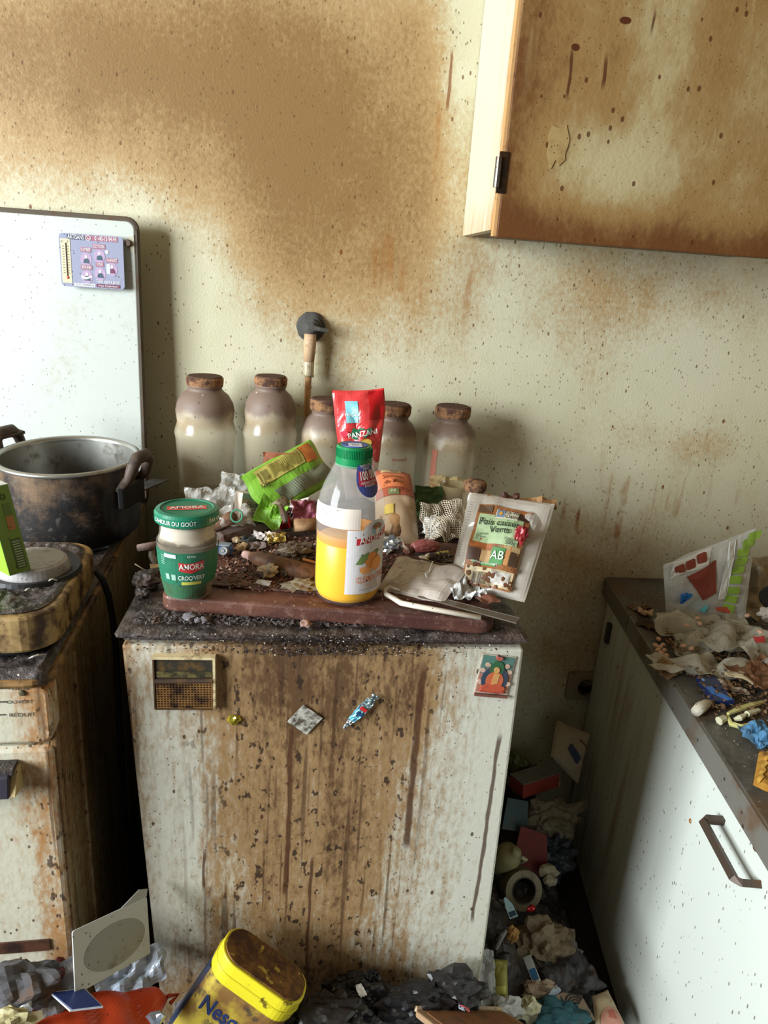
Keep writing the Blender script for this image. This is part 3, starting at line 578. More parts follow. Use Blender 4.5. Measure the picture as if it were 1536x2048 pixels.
# ------------------------------------------------------------------ green carton on the hot plate
def build_carton():
    a = Vector((-0.3620, -0.6137, 0.9630)); b = Vector((-0.3447, -0.5925, 0.9630)); d = (b-a); Wd = d.length; d.normalize(); n = Vector((-d.y, d.x, 0))
    if n.x > 0: n = -n
    f = thing('green_carton', 'bright green food carton standing on the hot plate beside the pot', 'carton', tuple(a)); L = .075; H = .112
    def V(s, q, z): p = d*s+n*q; lean = Vector((-.16, .02, 0))*z; return tuple(p+lean+Vector((0, 0, z)))
    mg = plain((122, 150, 62), .5, .12); ml = plain((140, 204, 50), .5, .08)
    obj('side_panel', MB().hexa([V(0, 0, 0), V(Wd, 0, 0), V(Wd, .001, 0), V(0, .001, 0), V(0, 0, H), V(Wd, 0, H), V(Wd, .001, H), V(0, .001, H)]), mg, f)
    obj('front_panel', MB().hexa([V(-.0002, .001, 0), V(.001, .001, 0), V(.001, L, 0), V(-.0002, L, 0), V(-.0002, .001, H), V(.001, .001, H), V(.001, L, H), V(-.0002, L, H)]), ml, f, label='bright lime front with printing')
    obj('back_panel', MB().hexa([V(Wd-.001, .001, 0), V(Wd, .001, 0), V(Wd, L, 0), V(Wd-.001, L, 0), V(Wd-.001, .001, H), V(Wd, .001, H), V(Wd, L, H), V(Wd-.001, L, H)]), mg, f)
    obj('end_panel', MB().hexa([V(0, L-.001, 0), V(Wd, L-.001, 0), V(Wd, L, 0), V(0, L, 0), V(0, L-.001, H), V(Wd, L-.001, H), V(Wd, L, H), V(0, L, H)]), mg, f)
    obj('top_flap', MB().hexa([V(0, 0, H), V(Wd, 0, H), V(Wd, L, H+.002), V(0, L, H+.002), V(0, 0, H+.001), V(Wd, 0, H+.001), V(Wd, L, H+.003), V(0, L, H+.003)]), plain((230, 234, 230), .5, .05), f, label='white open top flap')
    def pan(u0, u1, v0, v1, m, k=-.0006, nm='printed_panel'): return obj(nm, MB().hexa([V(Wd*u0, k, H*v0), V(Wd*u1, k, H*v0), V(Wd*u1, 0, H*v0), V(Wd*u0, 0, H*v0), V(Wd*u0, k, H*v1), V(Wd*u1, k, H*v1), V(Wd*u1, 0, H*v1), V(Wd*u0, 0, H*v1)]), m, f)
    pan(.42, .88, .05, .40, plain((84, 102, 58), .5, 0)); pan(.5, .84, .50, .66, plain((186, 124, 72), .5, .2)); pan(.5, .84, .67, .80, plain((104, 126, 62), .5, 0))
    ln = MB()
    for i in range(11): z = H*(.07+.029*i); ln.hexa([V(Wd*.48, -.0009, z), V(Wd*.82, -.0009, z), V(Wd*.82, 0, z), V(Wd*.48, 0, z), V(Wd*.48, -.0009, z+.001), V(Wd*.82, -.0009, z+.001), V(Wd*.82, 0, z+.001), V(Wd*.48, 0, z+.001)])
    obj('small_print', ln, plain((196, 206, 160), .5, 0), f)
    obj('printed_ring', MB().tube([V(Wd*(.62+.1*math.cos(a*math.pi/8)), -.0006, H*(.88+.03*math.sin(a*math.pi/8))) for a in range(17)], .0006, 5), plain((70, 92, 44), .5, 0), f)
    obj('printed_badge', MB().hexa([V(-.0008, .003, H*.50), V(-.0002, .003, H*.50), V(-.0002, .03, H*.50), V(-.0008, .03, H*.50), V(-.0008, .003, H*.58), V(-.0002, .003, H*.58), V(-.0002, .03, H*.58), V(-.0008, .03, H*.58)]), plain((206, 70, 50), .5, 0), f)
build_carton()
# pale shavings lying in the burnt crust
rd = random.Random(4)
for k, (p, l) in enumerate((((-0.3327, -0.6325, 0.9500), .012), ((-0.3163, -0.6023, 0.9500), .009), ((-0.3105, -0.5623, 0.9500), .016), ((-0.3426, -0.6676, 0.8900), .018), ((-0.3088, -0.6902, 0.8900), .02))):
    a = rd.uniform(0, 3)
    obj('pale_scrap', MB().tube([(p[0]+l*math.cos(a)*s/4-l/2, p[1]+l*.6*math.sin(a+s*.4)*s/4, p[2]+.002+.002*math.sin(s)) for s in range(5)], [.0007, .0012, .0012, .001, .0006], 5), plain((206, 202, 190), .7, .2),
        label=['thin pale fibre curl in the middle of the hot plate crust', 'short pale fibre curl beside the iron disc', 'long pale fibre curl near the hot plate edge', 'white flake on the cooker top under the hot plate', 'white flake on the cooker front corner'][k], cat='scrap')
# ------------------------------------------------------------------ base cabinet with grey worktop
CR = math.radians(-7.6)
def build_base():
    f = thing('base_cabinet', 'white speckled kitchen base cabinet with dark bar handle', 'cabinet', (.702, 0, 0), CR)
    t = NT('speckled_white_door'); X = t.xyz(); n = t.noise(8, 4, .6, (1, 1, .4)); s1 = t.noise(50, 4, .65, (1, 1, .06))
    gy = t.ss(X[1], -.44, -.30)  # far end: the refrigerator's shadow coloured in together with streaky grime
    m = t.add(t.mul(gy, .34), t.add(t.mul(t.math('SUBTRACT', s1, .5), .9), t.mul(t.math('SUBTRACT', n, .5), .6)))
    c = t.mix(t.ss(m, .22, .7), srgb(214, 218, 208), srgb(160, 138, 98))
    c = t.mix(t.mul(t.specks(170, .32, .3, (1, 1, .45)), .8), c, srgb(104, 86, 64)); c = t.mix(t.mul(t.specks(60, .15, .3, (1, 1, .45), (0, .3, .2)), .85), c, srgb(70, 52, 40)); c = t.mix(t.mul(t.specks(20, .07, .3, (1, 1, .6), (0, .1, .2)), .9), c, srgb(130, 76, 26))
    md = t.fin(c, .38, t.noise(120), .12, .001)
    seam = -.985
    obj('carcass', MB().hexa([(.034, -.01, .0), (.034, -1.30, .0), (.60, -1.30, .0), (.60, .06, .0), (.034, -.01, .668), (.034, -1.30, .668), (.60, -1.30, .668), (.60, .06, .668)]), plain((120, 104, 84), .7, .5), f)
    d = obj('door', MB().box(.014, .032, seam, -.012, .004, .668), md, f, bevel=.002)
    obj('door', MB().box(.014, .032, -1.30, seam-.008, .004, .668), md, f, bevel=.002)
    obj('seam_strip', MB().box(.018, .034, seam-.008, seam, .004, .668), M_black, f)  # black strip standing for the shade in the open gap between the doors
    a = (0.0140, -0.6817, 0.6232); b = (0.0140, -0.7959, 0.6240); zz = (a[2]+b[2])/2
    mh = plain((84, 70, 60), .45, .5, metal=.4)
    h = MB(); ym = (a[1], b[1])
    obj('handle', MB().tube([(.016, a[1], zz), (-.010, a[1], zz), (-.0175, a[1]-.005, zz), (-.0175, b[1]+.005, zz), (-.010, b[1], zz), (.016, b[1], zz)], .0068, 4), mh, d, label='dark bronze bar handle')
    p = (0.0120, -0.0723, 0.6023)
    obj('hinge', MB().box(.004, .022, p[1]-.004, p[1]+.012, p[2]-.025, p[2]+.025), plain((60, 54, 48), .5, .5), f, bevel=.003)
    p = (0.0140, -0.5954, 0.5447); obj('grease_drop', MB().lathe([(0, .0025), (.003, .001), (.004, 0)], 10), plain((150, 98, 40), .4, 0), d, mw=Matrix.Translation((.0135, p[1], p[2])) @ Matrix.Rotation(math.radians(-90), 4, 'Y'))
    p = (0.0140, -0.7676, 0.6572); obj('grease_drop', MB().lathe([(0, .004), (.004, .002), (.006, 0)], 9), plain((92, 44, 40), .4, 0.2), d, mw=Matrix.Translation((.0135, p[1], p[2])) @ Matrix.Rotation(math.radians(-90), 4, 'Y'))
    # worktop
    w = thing('worktop', 'dirty grey stone worktop on the white base cabinet', 'worktop', (.702, 0, 0), CR)
    t = NT('grimy_grey_worktop'); n = t.noise(10, 6, .65); n2 = t.noise(60, 5, .7)
    c = t.mix(t.ss(n, .4, .65), srgb(92, 88, 82), srgb(58, 54, 50)); c = t.mix(t.mul(t.ss(n2, .5, .72), .5), c, srgb(128, 114, 96)); c = t.mix(t.mul(t.specks(150, .3, .25), .8), c, srgb(150, 138, 122)); c = t.mix(t.mul(t.ss(t.noise(5, 4), .5, .65), .6), c, srgb(110, 84, 56))
    mw_ = t.fin(c, .5, n2, .4, .002)
    back = lambda x: x*math.tan(math.radians(7.6))
    obj('slab', MB().prism([(0.003, -.004), (0.003, -1.30), (.62, -1.30), (.62, back(.62)-.004)], .671, .715), mw_, w, bevel=.003)
    obj('edge_band', MB().box(-.0005, .004, -1.30, -.20, .6715, .7135), plain((112, 108, 100), .4, .45, scale=12), w, bevel=.001)
    obj('edge_band', MB().box(-.0002, .004, -.197, -.004, .6715, .7135), plain((104, 98, 90), .4, .5, scale=12), w, bevel=.001)
build_base()
# ================================================================== things on the refrigerator
def cyl(rf, off=0., a0=-90., ref=None):
    """surface of a turned body: x runs round it, z up"""
    def g(x, z):
        r = rf(z)+off; a = math.radians(a0)+x/(ref or rf(z)); return Vector((r*math.cos(a), r*math.sin(a), z))
    return g
def lerp(tab):
    def g(z):
        if z <= tab[0][1]: return tab[0][0]
        for (r0, z0), (r1, z1) in zip(tab, tab[1:]):
            if z <= z1: return r0+(r1-r0)*(z-z0)/max(1e-9, z1-z0)
        return tab[-1][0]
    return g
def wrap(fn, x0, x1, z0, z1, nx=20, nz_=8): return MB().quadgrid([[fn(x0+(x1-x0)*i/nx, z0+(z1-z0)*j/nz_) for j in range(nz_+1)] for i in range(nx+1)])
M_ink_w = plain((238, 236, 230), .5, 0); M_red = plain((200, 46, 44), .45, .1); M_ink_k = plain((40, 38, 36), .5, 0)
# ------------------------------------------------------------------ chopping board
def build_board():
    a = Vector((-0.1842, -0.6058, 0.9370)); ang = math.radians(-7.0)
    f = thing('chopping_board', 'dark reddish brown wooden chopping board on the refrigerator', 'chopping board', (a.x, a.y, .9155), ang)
    t = NT('greasy_dark_wood'); n = t.noise(20, 5, .65, (.25, 1, 1)); n2 = t.noise(70, 4, .7)
    c = t.mix(t.ss(n, .35, .65), srgb(112, 70, 54), srgb(72, 42, 36)); c = t.mix(t.mul(t.ss(n2, .5, .7), .55), c, srgb(140, 106, 92)); c = t.mix(t.mul(t.specks(200, .3, .2), .8), c, srgb(176, 140, 118))
    m = t.fin(c, .55, n2, .5, .002)
    L = .437
    obj('board_slab', MB().prism(rrect(0, L, -.004, .27, .022, 6), 0, .0215), m, f, bevel=.004)
    obj('board_rib', MB().prism(rrect(.03, L-.03, .035, .235, .02, 5), .0215, .0255), m, f, bevel=.003)
build_board()
# ------------------------------------------------------------------ gherkin jar
def build_jar():
    x, y, z = (-0.1470, -0.6011, 0.9370); z = .938; zt = (-0.1471, -0.6040, 1.0567)[2]-z
    f = thing('gherkin_jar', 'half empty glass jar with green lid and green gherkin label', 'jar', (x, y, z))
    H = zt-.014; tab = [(.024, 0), (.029, .004), (.0325, .02), (.0370, .05), (.0385, .078), (.0375, H*.72), (.0345, H*.84), (.0335, H*.95), (.0340, H)]
    rf = lerp(tab)
    obj('glass', MB().lathe([(0, .001)]+tab, 48), clear((214, 204, 184), .78, .12, .35), f, smooth=True)
    t = NT('brine_and_film'); X = t.xyz(); n = t.noise(40, 5, .65); zz = t.add(X[2], t.mul(t.math('SUBTRACT', n, .5), .02))
    c = t.mix(t.ss(zz, H*.66, H*.70), srgb(52, 56, 36), srgb(78, 58, 38)); c = t.mix(t.ss(zz, H*.76, H*.80), c, srgb(206, 192, 172)); c = t.mix(t.ss(zz, .012, .002), c, srgb(128, 108, 74))
    obj('contents', MB().lathe([(0, .003)]+[(max(.001, r-.0025), zz_+.002) for r, zz_ in tab[:-1]]+[(0, H*.96)], 40), t.fin(c, .6), f, smooth=True, label='murky dark brine under a pale dried film')
    ml = plain((44, 112, 84), .4, .25, (40, 50, 36)); fn = cyl(rf, .0006, -90, .037)
    z0, z1 = H*.25, H*.68; k = math.pi*.037
    lb = obj('label', wrap(fn, -k*.62, k*.62, z0, z1, 30, 6), ml, f, label='green paper label with red name shield')
    f2 = cyl(rf, .0011, -90, .037); f3 = cyl(rf, .0016, -90, .037)
    cx = .010; w = .030; cz = z0+(z1-z0)*.60
    sh = [(-.5, .42), (-.2, .3), (.2, .38), (.5, .55), (.5, -.25), (.25, -.42), (0, -.62), (-.25, -.5), (-.5, -.35)]
    obj('name_shield', ringpoly([(cx+a*w, cz+b*.015) for a, b in sh], f2), plain((196, 60, 58), .4, .1), lb)
    txt('AMORA', .0075, cx, cz, 0, M_ink_w, lb, .80, .012, f3); txt("CROQ'VERT", .0062, cx, z0+(z1-z0)*.25, 0, M_ink_w, lb, .72, .012, f3)
    obj('yellow_strip', wrap(f2, cx-.013, cx+.013, z0+.0015, z0+.0058, 8, 1), plain((206, 196, 84), .5, .2), lb)
    txt('EXTRA', .003, cx, z1-.004, 0, M_ink_w, lb, .8, 0, f3)
    for a, b in ((-.022, .25), (-.013, .25)): obj('label_icon', wrap(f2, a-.003, a+.003, z0+(z1-z0)*b-.004, z0+(z1-z0)*b+.004, 3, 2), plain((150, 186, 168), .5, .1), lb)
    obj('label_flash', wrap(f2, -.024, -.008, z1-.007, z1-.002, 6, 1), plain((190, 200, 214), .5, .1), lb)
    for i in range(5): obj('small_print', wrap(f2, -.030, -.024, z1-.006-.0028*i, z1-.005-.0028*i, 3, 1), plain((130, 176, 156), .5, 0), lb)
    obj('torn_label', wrap(fn, -k*.40, k*.28, H*.06, H*.245, 18, 6), plain((58, 104, 72), .5, .6, (70, 66, 46)), f)
    mg = plain((30, 118, 88), .35, .12)
    R = .0398; ld = obj('lid', MB().lathe([(R-.002, H-.002), (R, H), (R, H+.010), (R-.002, H+.0135), (R-.007, H+.0145), (R-.008, H+.0130), (0, H+.0130)], 56), mg, f, smooth=False, label='green screw lid with red name panel')
    fr = cyl(lambda q: R, .0004, -90, R); txt("L'AMOUR DU GOÛT", .0055, -.012, H+.005, 0, M_ink_w, ld, .85, .01, fr); txt('PAR AM', .0055, .046, H+.005, 0, M_ink_w, ld, .85, .01, fr)
    a = math.radians(12)
    def top(px, pz, zz_=H+.0134): return Vector((px*math.cos(a)-pz*math.sin(a), px*math.sin(a)+pz*math.cos(a), zz_))
    o = MB(); o.v = [tuple(top(*p)) for p in ((-.024, -.006), (.0, -.0085), (.024, -.006), (.024, .007), (-.024, .007))]; o.f = [(0, 1, 2, 3, 4)]; obj('lid_panel', o, plain((214, 84, 70), .4, .1), ld)
    txt('AMORA', .009, 0, .0002, 0, M_ink_w, ld, .95, .015, lambda p, q: top(p, q, H+.0138))
build_jar()
# ------------------------------------------------------------------ juice bottle
def build_juice():
    x, y, z = (0.0593, -0.5948, 0.9370); z = .938
    f = thing('juice_bottle', 'clear plastic bottle half full of orange clementine juice with green cap', 'bottle', (x, y, z))
    H = (0.0526, -0.5980, 1.1448)[2]-z
    Z = lambda q: q
    zs = (0.0540, -0.5980, 1.0658)[2]-z; zn = (0.0525, -0.5980, 1.1222)[2]-z; zm = (0.0525, -0.5980, 1.0959)[2]-z
    tab = [(.034, 0), (.0405, .003), (.0435, .010), (.0442, .02), (.0442, zs*.85), (.0440, zs), (.0405, zs+(zm-zs)*.55), (.0355, zm), (.0285, zm+(zn-zm)*.55), (.0232, zn), (.0205, zn+.006), (.0200, H-.022)]
    rf = lerp(tab)
    t = NT('clear_pet'); fz = t.ss(t.noise(40, 4, .6), .55, .8); t.fin(t.mix(t.mul(fz, .4), srgb(232, 228, 224), srgb(176, 160, 140)), .10, None, .06, .004, .9); mp = t.see(t.math('SUBTRACT', t.ss(t.xyz()[2], .085, .10, .95, .80), t.mul(fz, .08)))
    obj('bottle_wall', MB().lathe([(0, .004), (.02, .002)]+tab, 56), mp, f, smooth=True)
    zl = (0.0294, -0.6400, 1.0211)[2]-z
    t = NT('clementine_juice'); t.fin(srgb(250, 182, 6), .35, None, .2, .001, .4); t.b.inputs['Subsurface Weight'].default_value = .35; t.b.inputs['Subsurface Radius'].default_value = (.02, .012, .002); t.b.inputs['Subsurface Scale'].default_value = .5
    t.b.inputs['Subsurface Radius'].default_value = (1., .55, .08); t.b.inputs['Subsurface Scale'].default_value = .02
    obj('juice', MB().lathe([(0, .006), (.0325, .003), (.0390, .006), (.0420, .013), (.0429, .022), (.0429, zl-.001), (.0422, zl), (0, zl)], 48), t.m, f, smooth=True, label='orange clementine juice')
    t = NT('juice_film'); t.fin(srgb(236, 160, 70), .4); obj('juice_residue', MB().lathe([(.0430, zl), (.0430, zl+.012)], 48), t.see(.45), f, smooth=True)
    # labels
    fn = cyl(rf, .0007, -90, .0442); f2 = cyl(rf, .0012, -90, .0442); f3 = cyl(rf, .0017, -90, .0442)
    lx0 = -.006; lx1 = .078; zb = (0.0511, -0.6410, 0.9590)[2]-z; zt = (0.0469, -0.6410, 1.0460)[2]-z
    ml = plain((226, 220, 220), .45, .06)
    lb = obj('label', wrap(fn, lx0, lx1, zb, zt, 26, 10), ml, f, label='white paper label with red name plate and clementines')
    zt2 = (0.0625, -0.6350, 1.0732)[2]-z
    obj('label_back', wrap(fn, -.066, .010, zt+.001, zt2, 22, 5), plain((226, 212, 198), .5, .12), f, label='pale rear side of the label')
    # arch at the head of the label with an emblem
    cx = .034
    obj('label_arch', ringpoly([(cx+.020*math.cos(a*math.pi/12), zt-.002+.014*math.sin(a*math.pi/12)) for a in range(13)], fn), ml, lb)
    def poly(nm, pts, m, g=f2):
        return obj(nm, ringpoly(pts, g), m, lb)
    def ell(cx_, cz_, a, b, n=16, r=0): c, s = math.cos(r), math.sin(r); return [(cx_+a*math.cos(k*2*math.pi/n)*c-b*math.sin(k*2*math.pi/n)*s, cz_+a*math.cos(k*2*math.pi/n)*s+b*math.sin(k*2*math.pi/n)*c) for k in range(n)]
    poly('emblem', ell(cx+.001, zt, .0085, .0085), plain((150, 196, 206), .5, 0)); poly('emblem_hat', ell(cx+.001, zt+.003, .008, .004), plain((160, 112, 70), .5, 0), f3); poly('emblem_face', ell(cx+.001, zt-.003, .0038, .0045), plain((240, 222, 208), .5, 0), f3)
    poly('name_plate', [(.006, zt-.020), (.058, zt-.013), (.058, zt-.003), (.006, zt-.011)], plain((206, 50, 56), .4, .05))
    txt('ANDROS', .0085, .030, zt-.0115, 0, M_ink_w, lb, .86, .02, f3, 8)
    zc = zb+(zt-zb)*.52; mo = plain((236, 142, 58), .5, .05); ml2 = plain((116, 140, 76), .5, .05)
    poly('printed_leaf', [(.006, zc-.004), (.013, zc+.008), (.024, zc+.012), (.022, zc+.002), (.014, zc-.004)], ml2); poly('printed_leaf', [(.029, zc+.010), (.036, zc+.014), (.042, zc+.012), (.036, zc+.005)], ml2)
    poly('printed_clementine', ell(.030, zc, .0115, .011), mo); poly('printed_segment', ell(.020, zc-.013, .009, .0052, 14, -.3), plain((240, 164, 92), .5, .0), f3); poly('printed_segment', ell(.037, zc-.006, .010, .0095, 14, .4), plain((244, 158, 72), .5, .0), f3)
    txt('CLÉMENTINES', .0088, .033, zb+(zt-zb)*.235, 0, plain((232, 140, 84), .5, 0), lb, .66, .012, f3, 3); txt('PRESSÉES', .0058, .030, zb+(zt-zb)*.13, 0, plain((232, 190, 160), .5, 0), lb, .7, 0, f3, 3); txt('100% PUR JUS', .0030, .030, zb+(zt-zb)*.33, 0, plain((214, 190, 176), .5, 0), lb, .8, 0, f3, 3); txt('À BASE DE CLÉMENTINES', .0022, .028, zb+.006, 0, plain((150, 140, 130), .5, 0), lb, .9, 0, f3, 2)
    # round neck sticker
    sx = .021; sz = (0.0668, -0.6300, 1.1105)[2]-z; g1 = cyl(rf, .0010, -90, .036); g2 = cyl(rf, .0016, -90, .036); g3 = cyl(rf, .0021, -90, .036)
    st = MB(); st.v = [tuple(g1(sx, sz))]; N = 28; rings = 4
    for rr in range(1, rings+1): st.v += [tuple(g1(sx+.0185*rr/rings*math.cos(k*2*math.pi/N), sz+.024*rr/rings*math.sin(k*2*math.pi/N))) for k in range(N)]
    for k in range(N): st.f.append((0, 1+k, 1+(k+1) % N))
    for rr in range(rings-1):
        for k in range(N): st.f.append((1+rr*N+k, 1+(rr+1)*N+k, 1+(rr+1)*N+(k+1) % N, 1+rr*N+(k+1) % N))
    sk = obj('neck_sticker', st, plain((64, 76, 140), .4, .08), f, label='round blue and red prize sticker')
    obj('sticker_band', wrap(g2, sx-.015, sx+.0165, sz-.010, sz+.007, 10, 4), plain((176, 48, 72), .4, .05), sk)
    txt('100 000', .0105, sx+.002, sz+.002, 0, M_ink_w, sk, .68, .02, g3, 4); txt('AGRUMES DE PRIX', .0030, sx+.001, sz-.006, 0, M_ink_w, sk, .75, 0, g3, 4); txt('À GAGNER', .0030, sx+.001, sz-.0095, 0, M_ink_w, sk, .8, 0, g3, 4); txt('TENTEZ VOTRE', .0030, sx, sz+.013, 0, M_ink_w, sk, .8, 0, g3, 4); txt('CHANCE', .0030, sx, sz+.0098, 0, M_ink_w, sk, .8, 0, g3, 4)
    mg = plain((16, 128, 74), .35, .06); zc = H-.020
    cp = obj('cap', MB().lathe([(.0205, zc), (.0228, zc+.001), (.0228, zc+.017), (.0212, zc+.0198), (0, zc+.0202)], 48), mg, f, label='ribbed green screw cap')
    rb = MB()
    for k in range(72):
        a = 2*math.pi*k/72; rb.tube([(.0229*math.cos(a), .0229*math.sin(a), zc+.006), (.0229*math.cos(a), .0229*math.sin(a), zc+.017)], .0005, 4)
    obj('cap_ribs', rb, mg, cp); obj('tamper_ring', MB().lathe([(.0222, zc-.006), (.0233, zc-.005), (.0233, zc+.002), (.0226, zc+.003)], 48), mg, cp)
    obj('cap_disc', MB().lathe([(0, zc+.0208), (.0165, zc+.0206), (.0168, zc+.0198)], 32), plain((62, 84, 158), .4, .05), cp); obj('cap_tag', MB().box(-.008, .0085, -.012, .004, zc+.0206, zc+.0211), plain((222, 224, 232), .4, .05), cp); txt('(A)', .005, 0, -.005, 0, plain((90, 100, 150), .4, 0), cp, 1, .01, lambda p, q: Vector((p, q, zc+.0213)))
build_juice()
# ------------------------------------------------------------------ five dusty bottles along the wall
def bottle_mat(zd, k):
    t = NT('dusty_bottle_glass'); X = t.xyz(); n = t.noise(24, 4, .65, (1, 1, .8), (k, 0, 0)); zz = t.add(X[2], t.mul(t.math('SUBTRACT', n, .5), .05))
    d = t.ss(zz, zd-.012, zd+.022); ring = t.mul(t.ss(zz, zd-.03, zd-.012), t.ss(zz, zd+.01, zd-.008))
    c = t.mix(t.mul(ring, .5), srgb(212, 198, 168), srgb(146, 110, 66)); c = t.mix(d, c, srgb(126, 104, 90)); c = t.mix(t.mul(t.specks(170, .3, .22, (1, 1, .7)), .8), c, srgb(92, 66, 46)); c = t.mix(t.mul(t.specks(90, .2, .12, (1, 1, .7), (0, k, 0)), .8), c, srgb(206, 190, 168))
    t.fin(c, t.ss(zz, zd-.02, zd+.02, .2, .6), t.noise(90, 2), .15, .001, .6); return t.see(t.mul(t.ss(zz, zd+.01, zd-.03), .52))
def build_bottle(k, px, ztop, kind, sc_, label):
    f = thing('storage_bottle', label, 'bottle', px, math.radians(37*k), 'dusty corked bottles along the wall')
    H = ztop-px[2]
    if kind == 0: tab = [(.047, 0), (.051, .004), (.0535, .07), (.0565, .118), (.0585, .128), (.0560, .138), (.0525, .150), (.0540, .162), (.0550, .172), (.0520, .188), (.044, .203), (.035, .211), (.0315, .214), (.0315, .219), (.0335, .2205), (.0335, .224), (.032, .226)]; h0 = .240; zd = .160
    else: tab = [(.044, 0), (.048, .004), (.0505, .03), (.0515, .10), (.0510, .125), (.0475, .143), (.040, .157), (.0325, .163), (.0300, .166), (.0300, .171), (.0325, .1725), (.0325, .176), (.031, .178)]; h0 = .1945; zd = .128
    s = H/h0; R = sc_
    obj('glass', MB().lathe([(0, .003)]+[(r*R, z*s) for r, z in tab], 40), bottle_mat(zd*s, k*3.3), f, smooth=True)
    zc = tab[-1][1]*s-.004; r = .0345*R
    cp = obj('cork_lid', MB().lathe([(.0, zc-.004), (r-.004, zc-.002), (r-.001, zc+.001), (r, zc+.004), (r+.0005, H-.004), (r-.002, H-.0005), (0, H)], 28), plain((160, 118, 84), .9, .9, (84, 60, 50), scale=60, spec=.1), f)
    obj('lid_dust', MB().lathe([(r-.0015, H-.0006), (r-.004, H+.0012), (.01, H+.0016), (0, H+.0014)], 28), plain((98, 78, 68), .95, .4, scale=120, spec=.05), cp)
    return f
for k, (p, zt, kd, s, lb) in enumerate((((-0.1954, -0.0950, 0.9067), (-0.1997, -0.0950, 1.1455)[2], 0, 1.0, 'tall dusty bottle with waisted shoulder nearest the white cooker lid'),
        ((-0.0726, -0.0950, 0.9112), (-0.0771, -0.0950, 1.1521)[2], 0, .90, 'tall dusty bottle with waisted shoulder, second from the cooker lid'),
        ((0.0342, -0.0950, 0.9162), (0.0256, -0.0950, 1.1145)[2], 1, .92, 'short dusty corked bottle under the gas pipe'),
        ((0.1668, -0.0950, 0.9136), (0.1650, -0.0950, 1.1108)[2], 1, .98, 'dusty corked bottle half hidden behind the red packet'),
        ((0.2841, -0.0950, 0.9136), (0.2741, -0.0950, 1.1123)[2], 1, 1.02, 'dusty corked bottle with red printing, farthest right of the five'))):
    o = build_bottle(k, (p[0], p[1], .917), zt, kd, s, lb)
    if k == 4:
        fn = cyl(lambda z: .0525, .0006, -90-37*4, .0525)
        obj('printed_band', wrap(fn, -.046, -.034, .03, .115, 5, 6), plain((206, 128, 104), .6, .4), o)
    if k == 3:
        fn = cyl(lambda z: .0505, .0008, -90-37*3, .0505); txt('lemech', .008, .012, .095, 0, plain((196, 116, 92), .6, .2), o, 1, .01, fn)
# ------------------------------------------------------------------ small cork-lidded jar and dirty tumbler
p = (0.3417, -0.1188, 0.9170)
def small_jar():
    c = (0.2934, -0.3000, 1.0104); f = thing('small_cork_jar', 'small dark glass jar with thick mouldy cork behind the pea bag', 'jar', (c[0], -.30, .917)); H = c[2]-.917
    obj('glass', MB().lathe([(0, .002), (.018, .001), (.020, .004), (.020, H-.016), (.016, H-.010), (.016, H-.004)], 28), clear((120, 104, 78), .35, .2, .5), f, smooth=True)
    obj('cork', MB().lathe([(.0185, H-.008), (.0205, H-.004), (.0205, H+.004), (.018, H+.009), (.01, H+.0115), (0, H+.012)], 24), plain((150, 112, 80), .9, .9, (78, 56, 48), scale=80, spec=.1), f)
small_jar()
c = (0.2697, -0.2400, 0.9615)
f = thing('drinking_glass', 'cloudy drinking glass in front of the rightmost bottle', 'glass', (c[0], -.24, .917)); H = (0.2663, -0.2400, 0.9950)[2]-.917
obj('glass_wall', MB().lathe([(0, .004), (.020, .001), (.022, .004), (.0265, H), (.0255, H), (.021, .008), (0, .008)], 32), clear((186, 168, 130), .5, .15, .4), f, smooth=True)
obj('residue', MB().lathe([(0, .009), (.0215, .009), (.024, H*.45), (0, H*.45)], 28), plain((120, 96, 62), .7, .5), f)
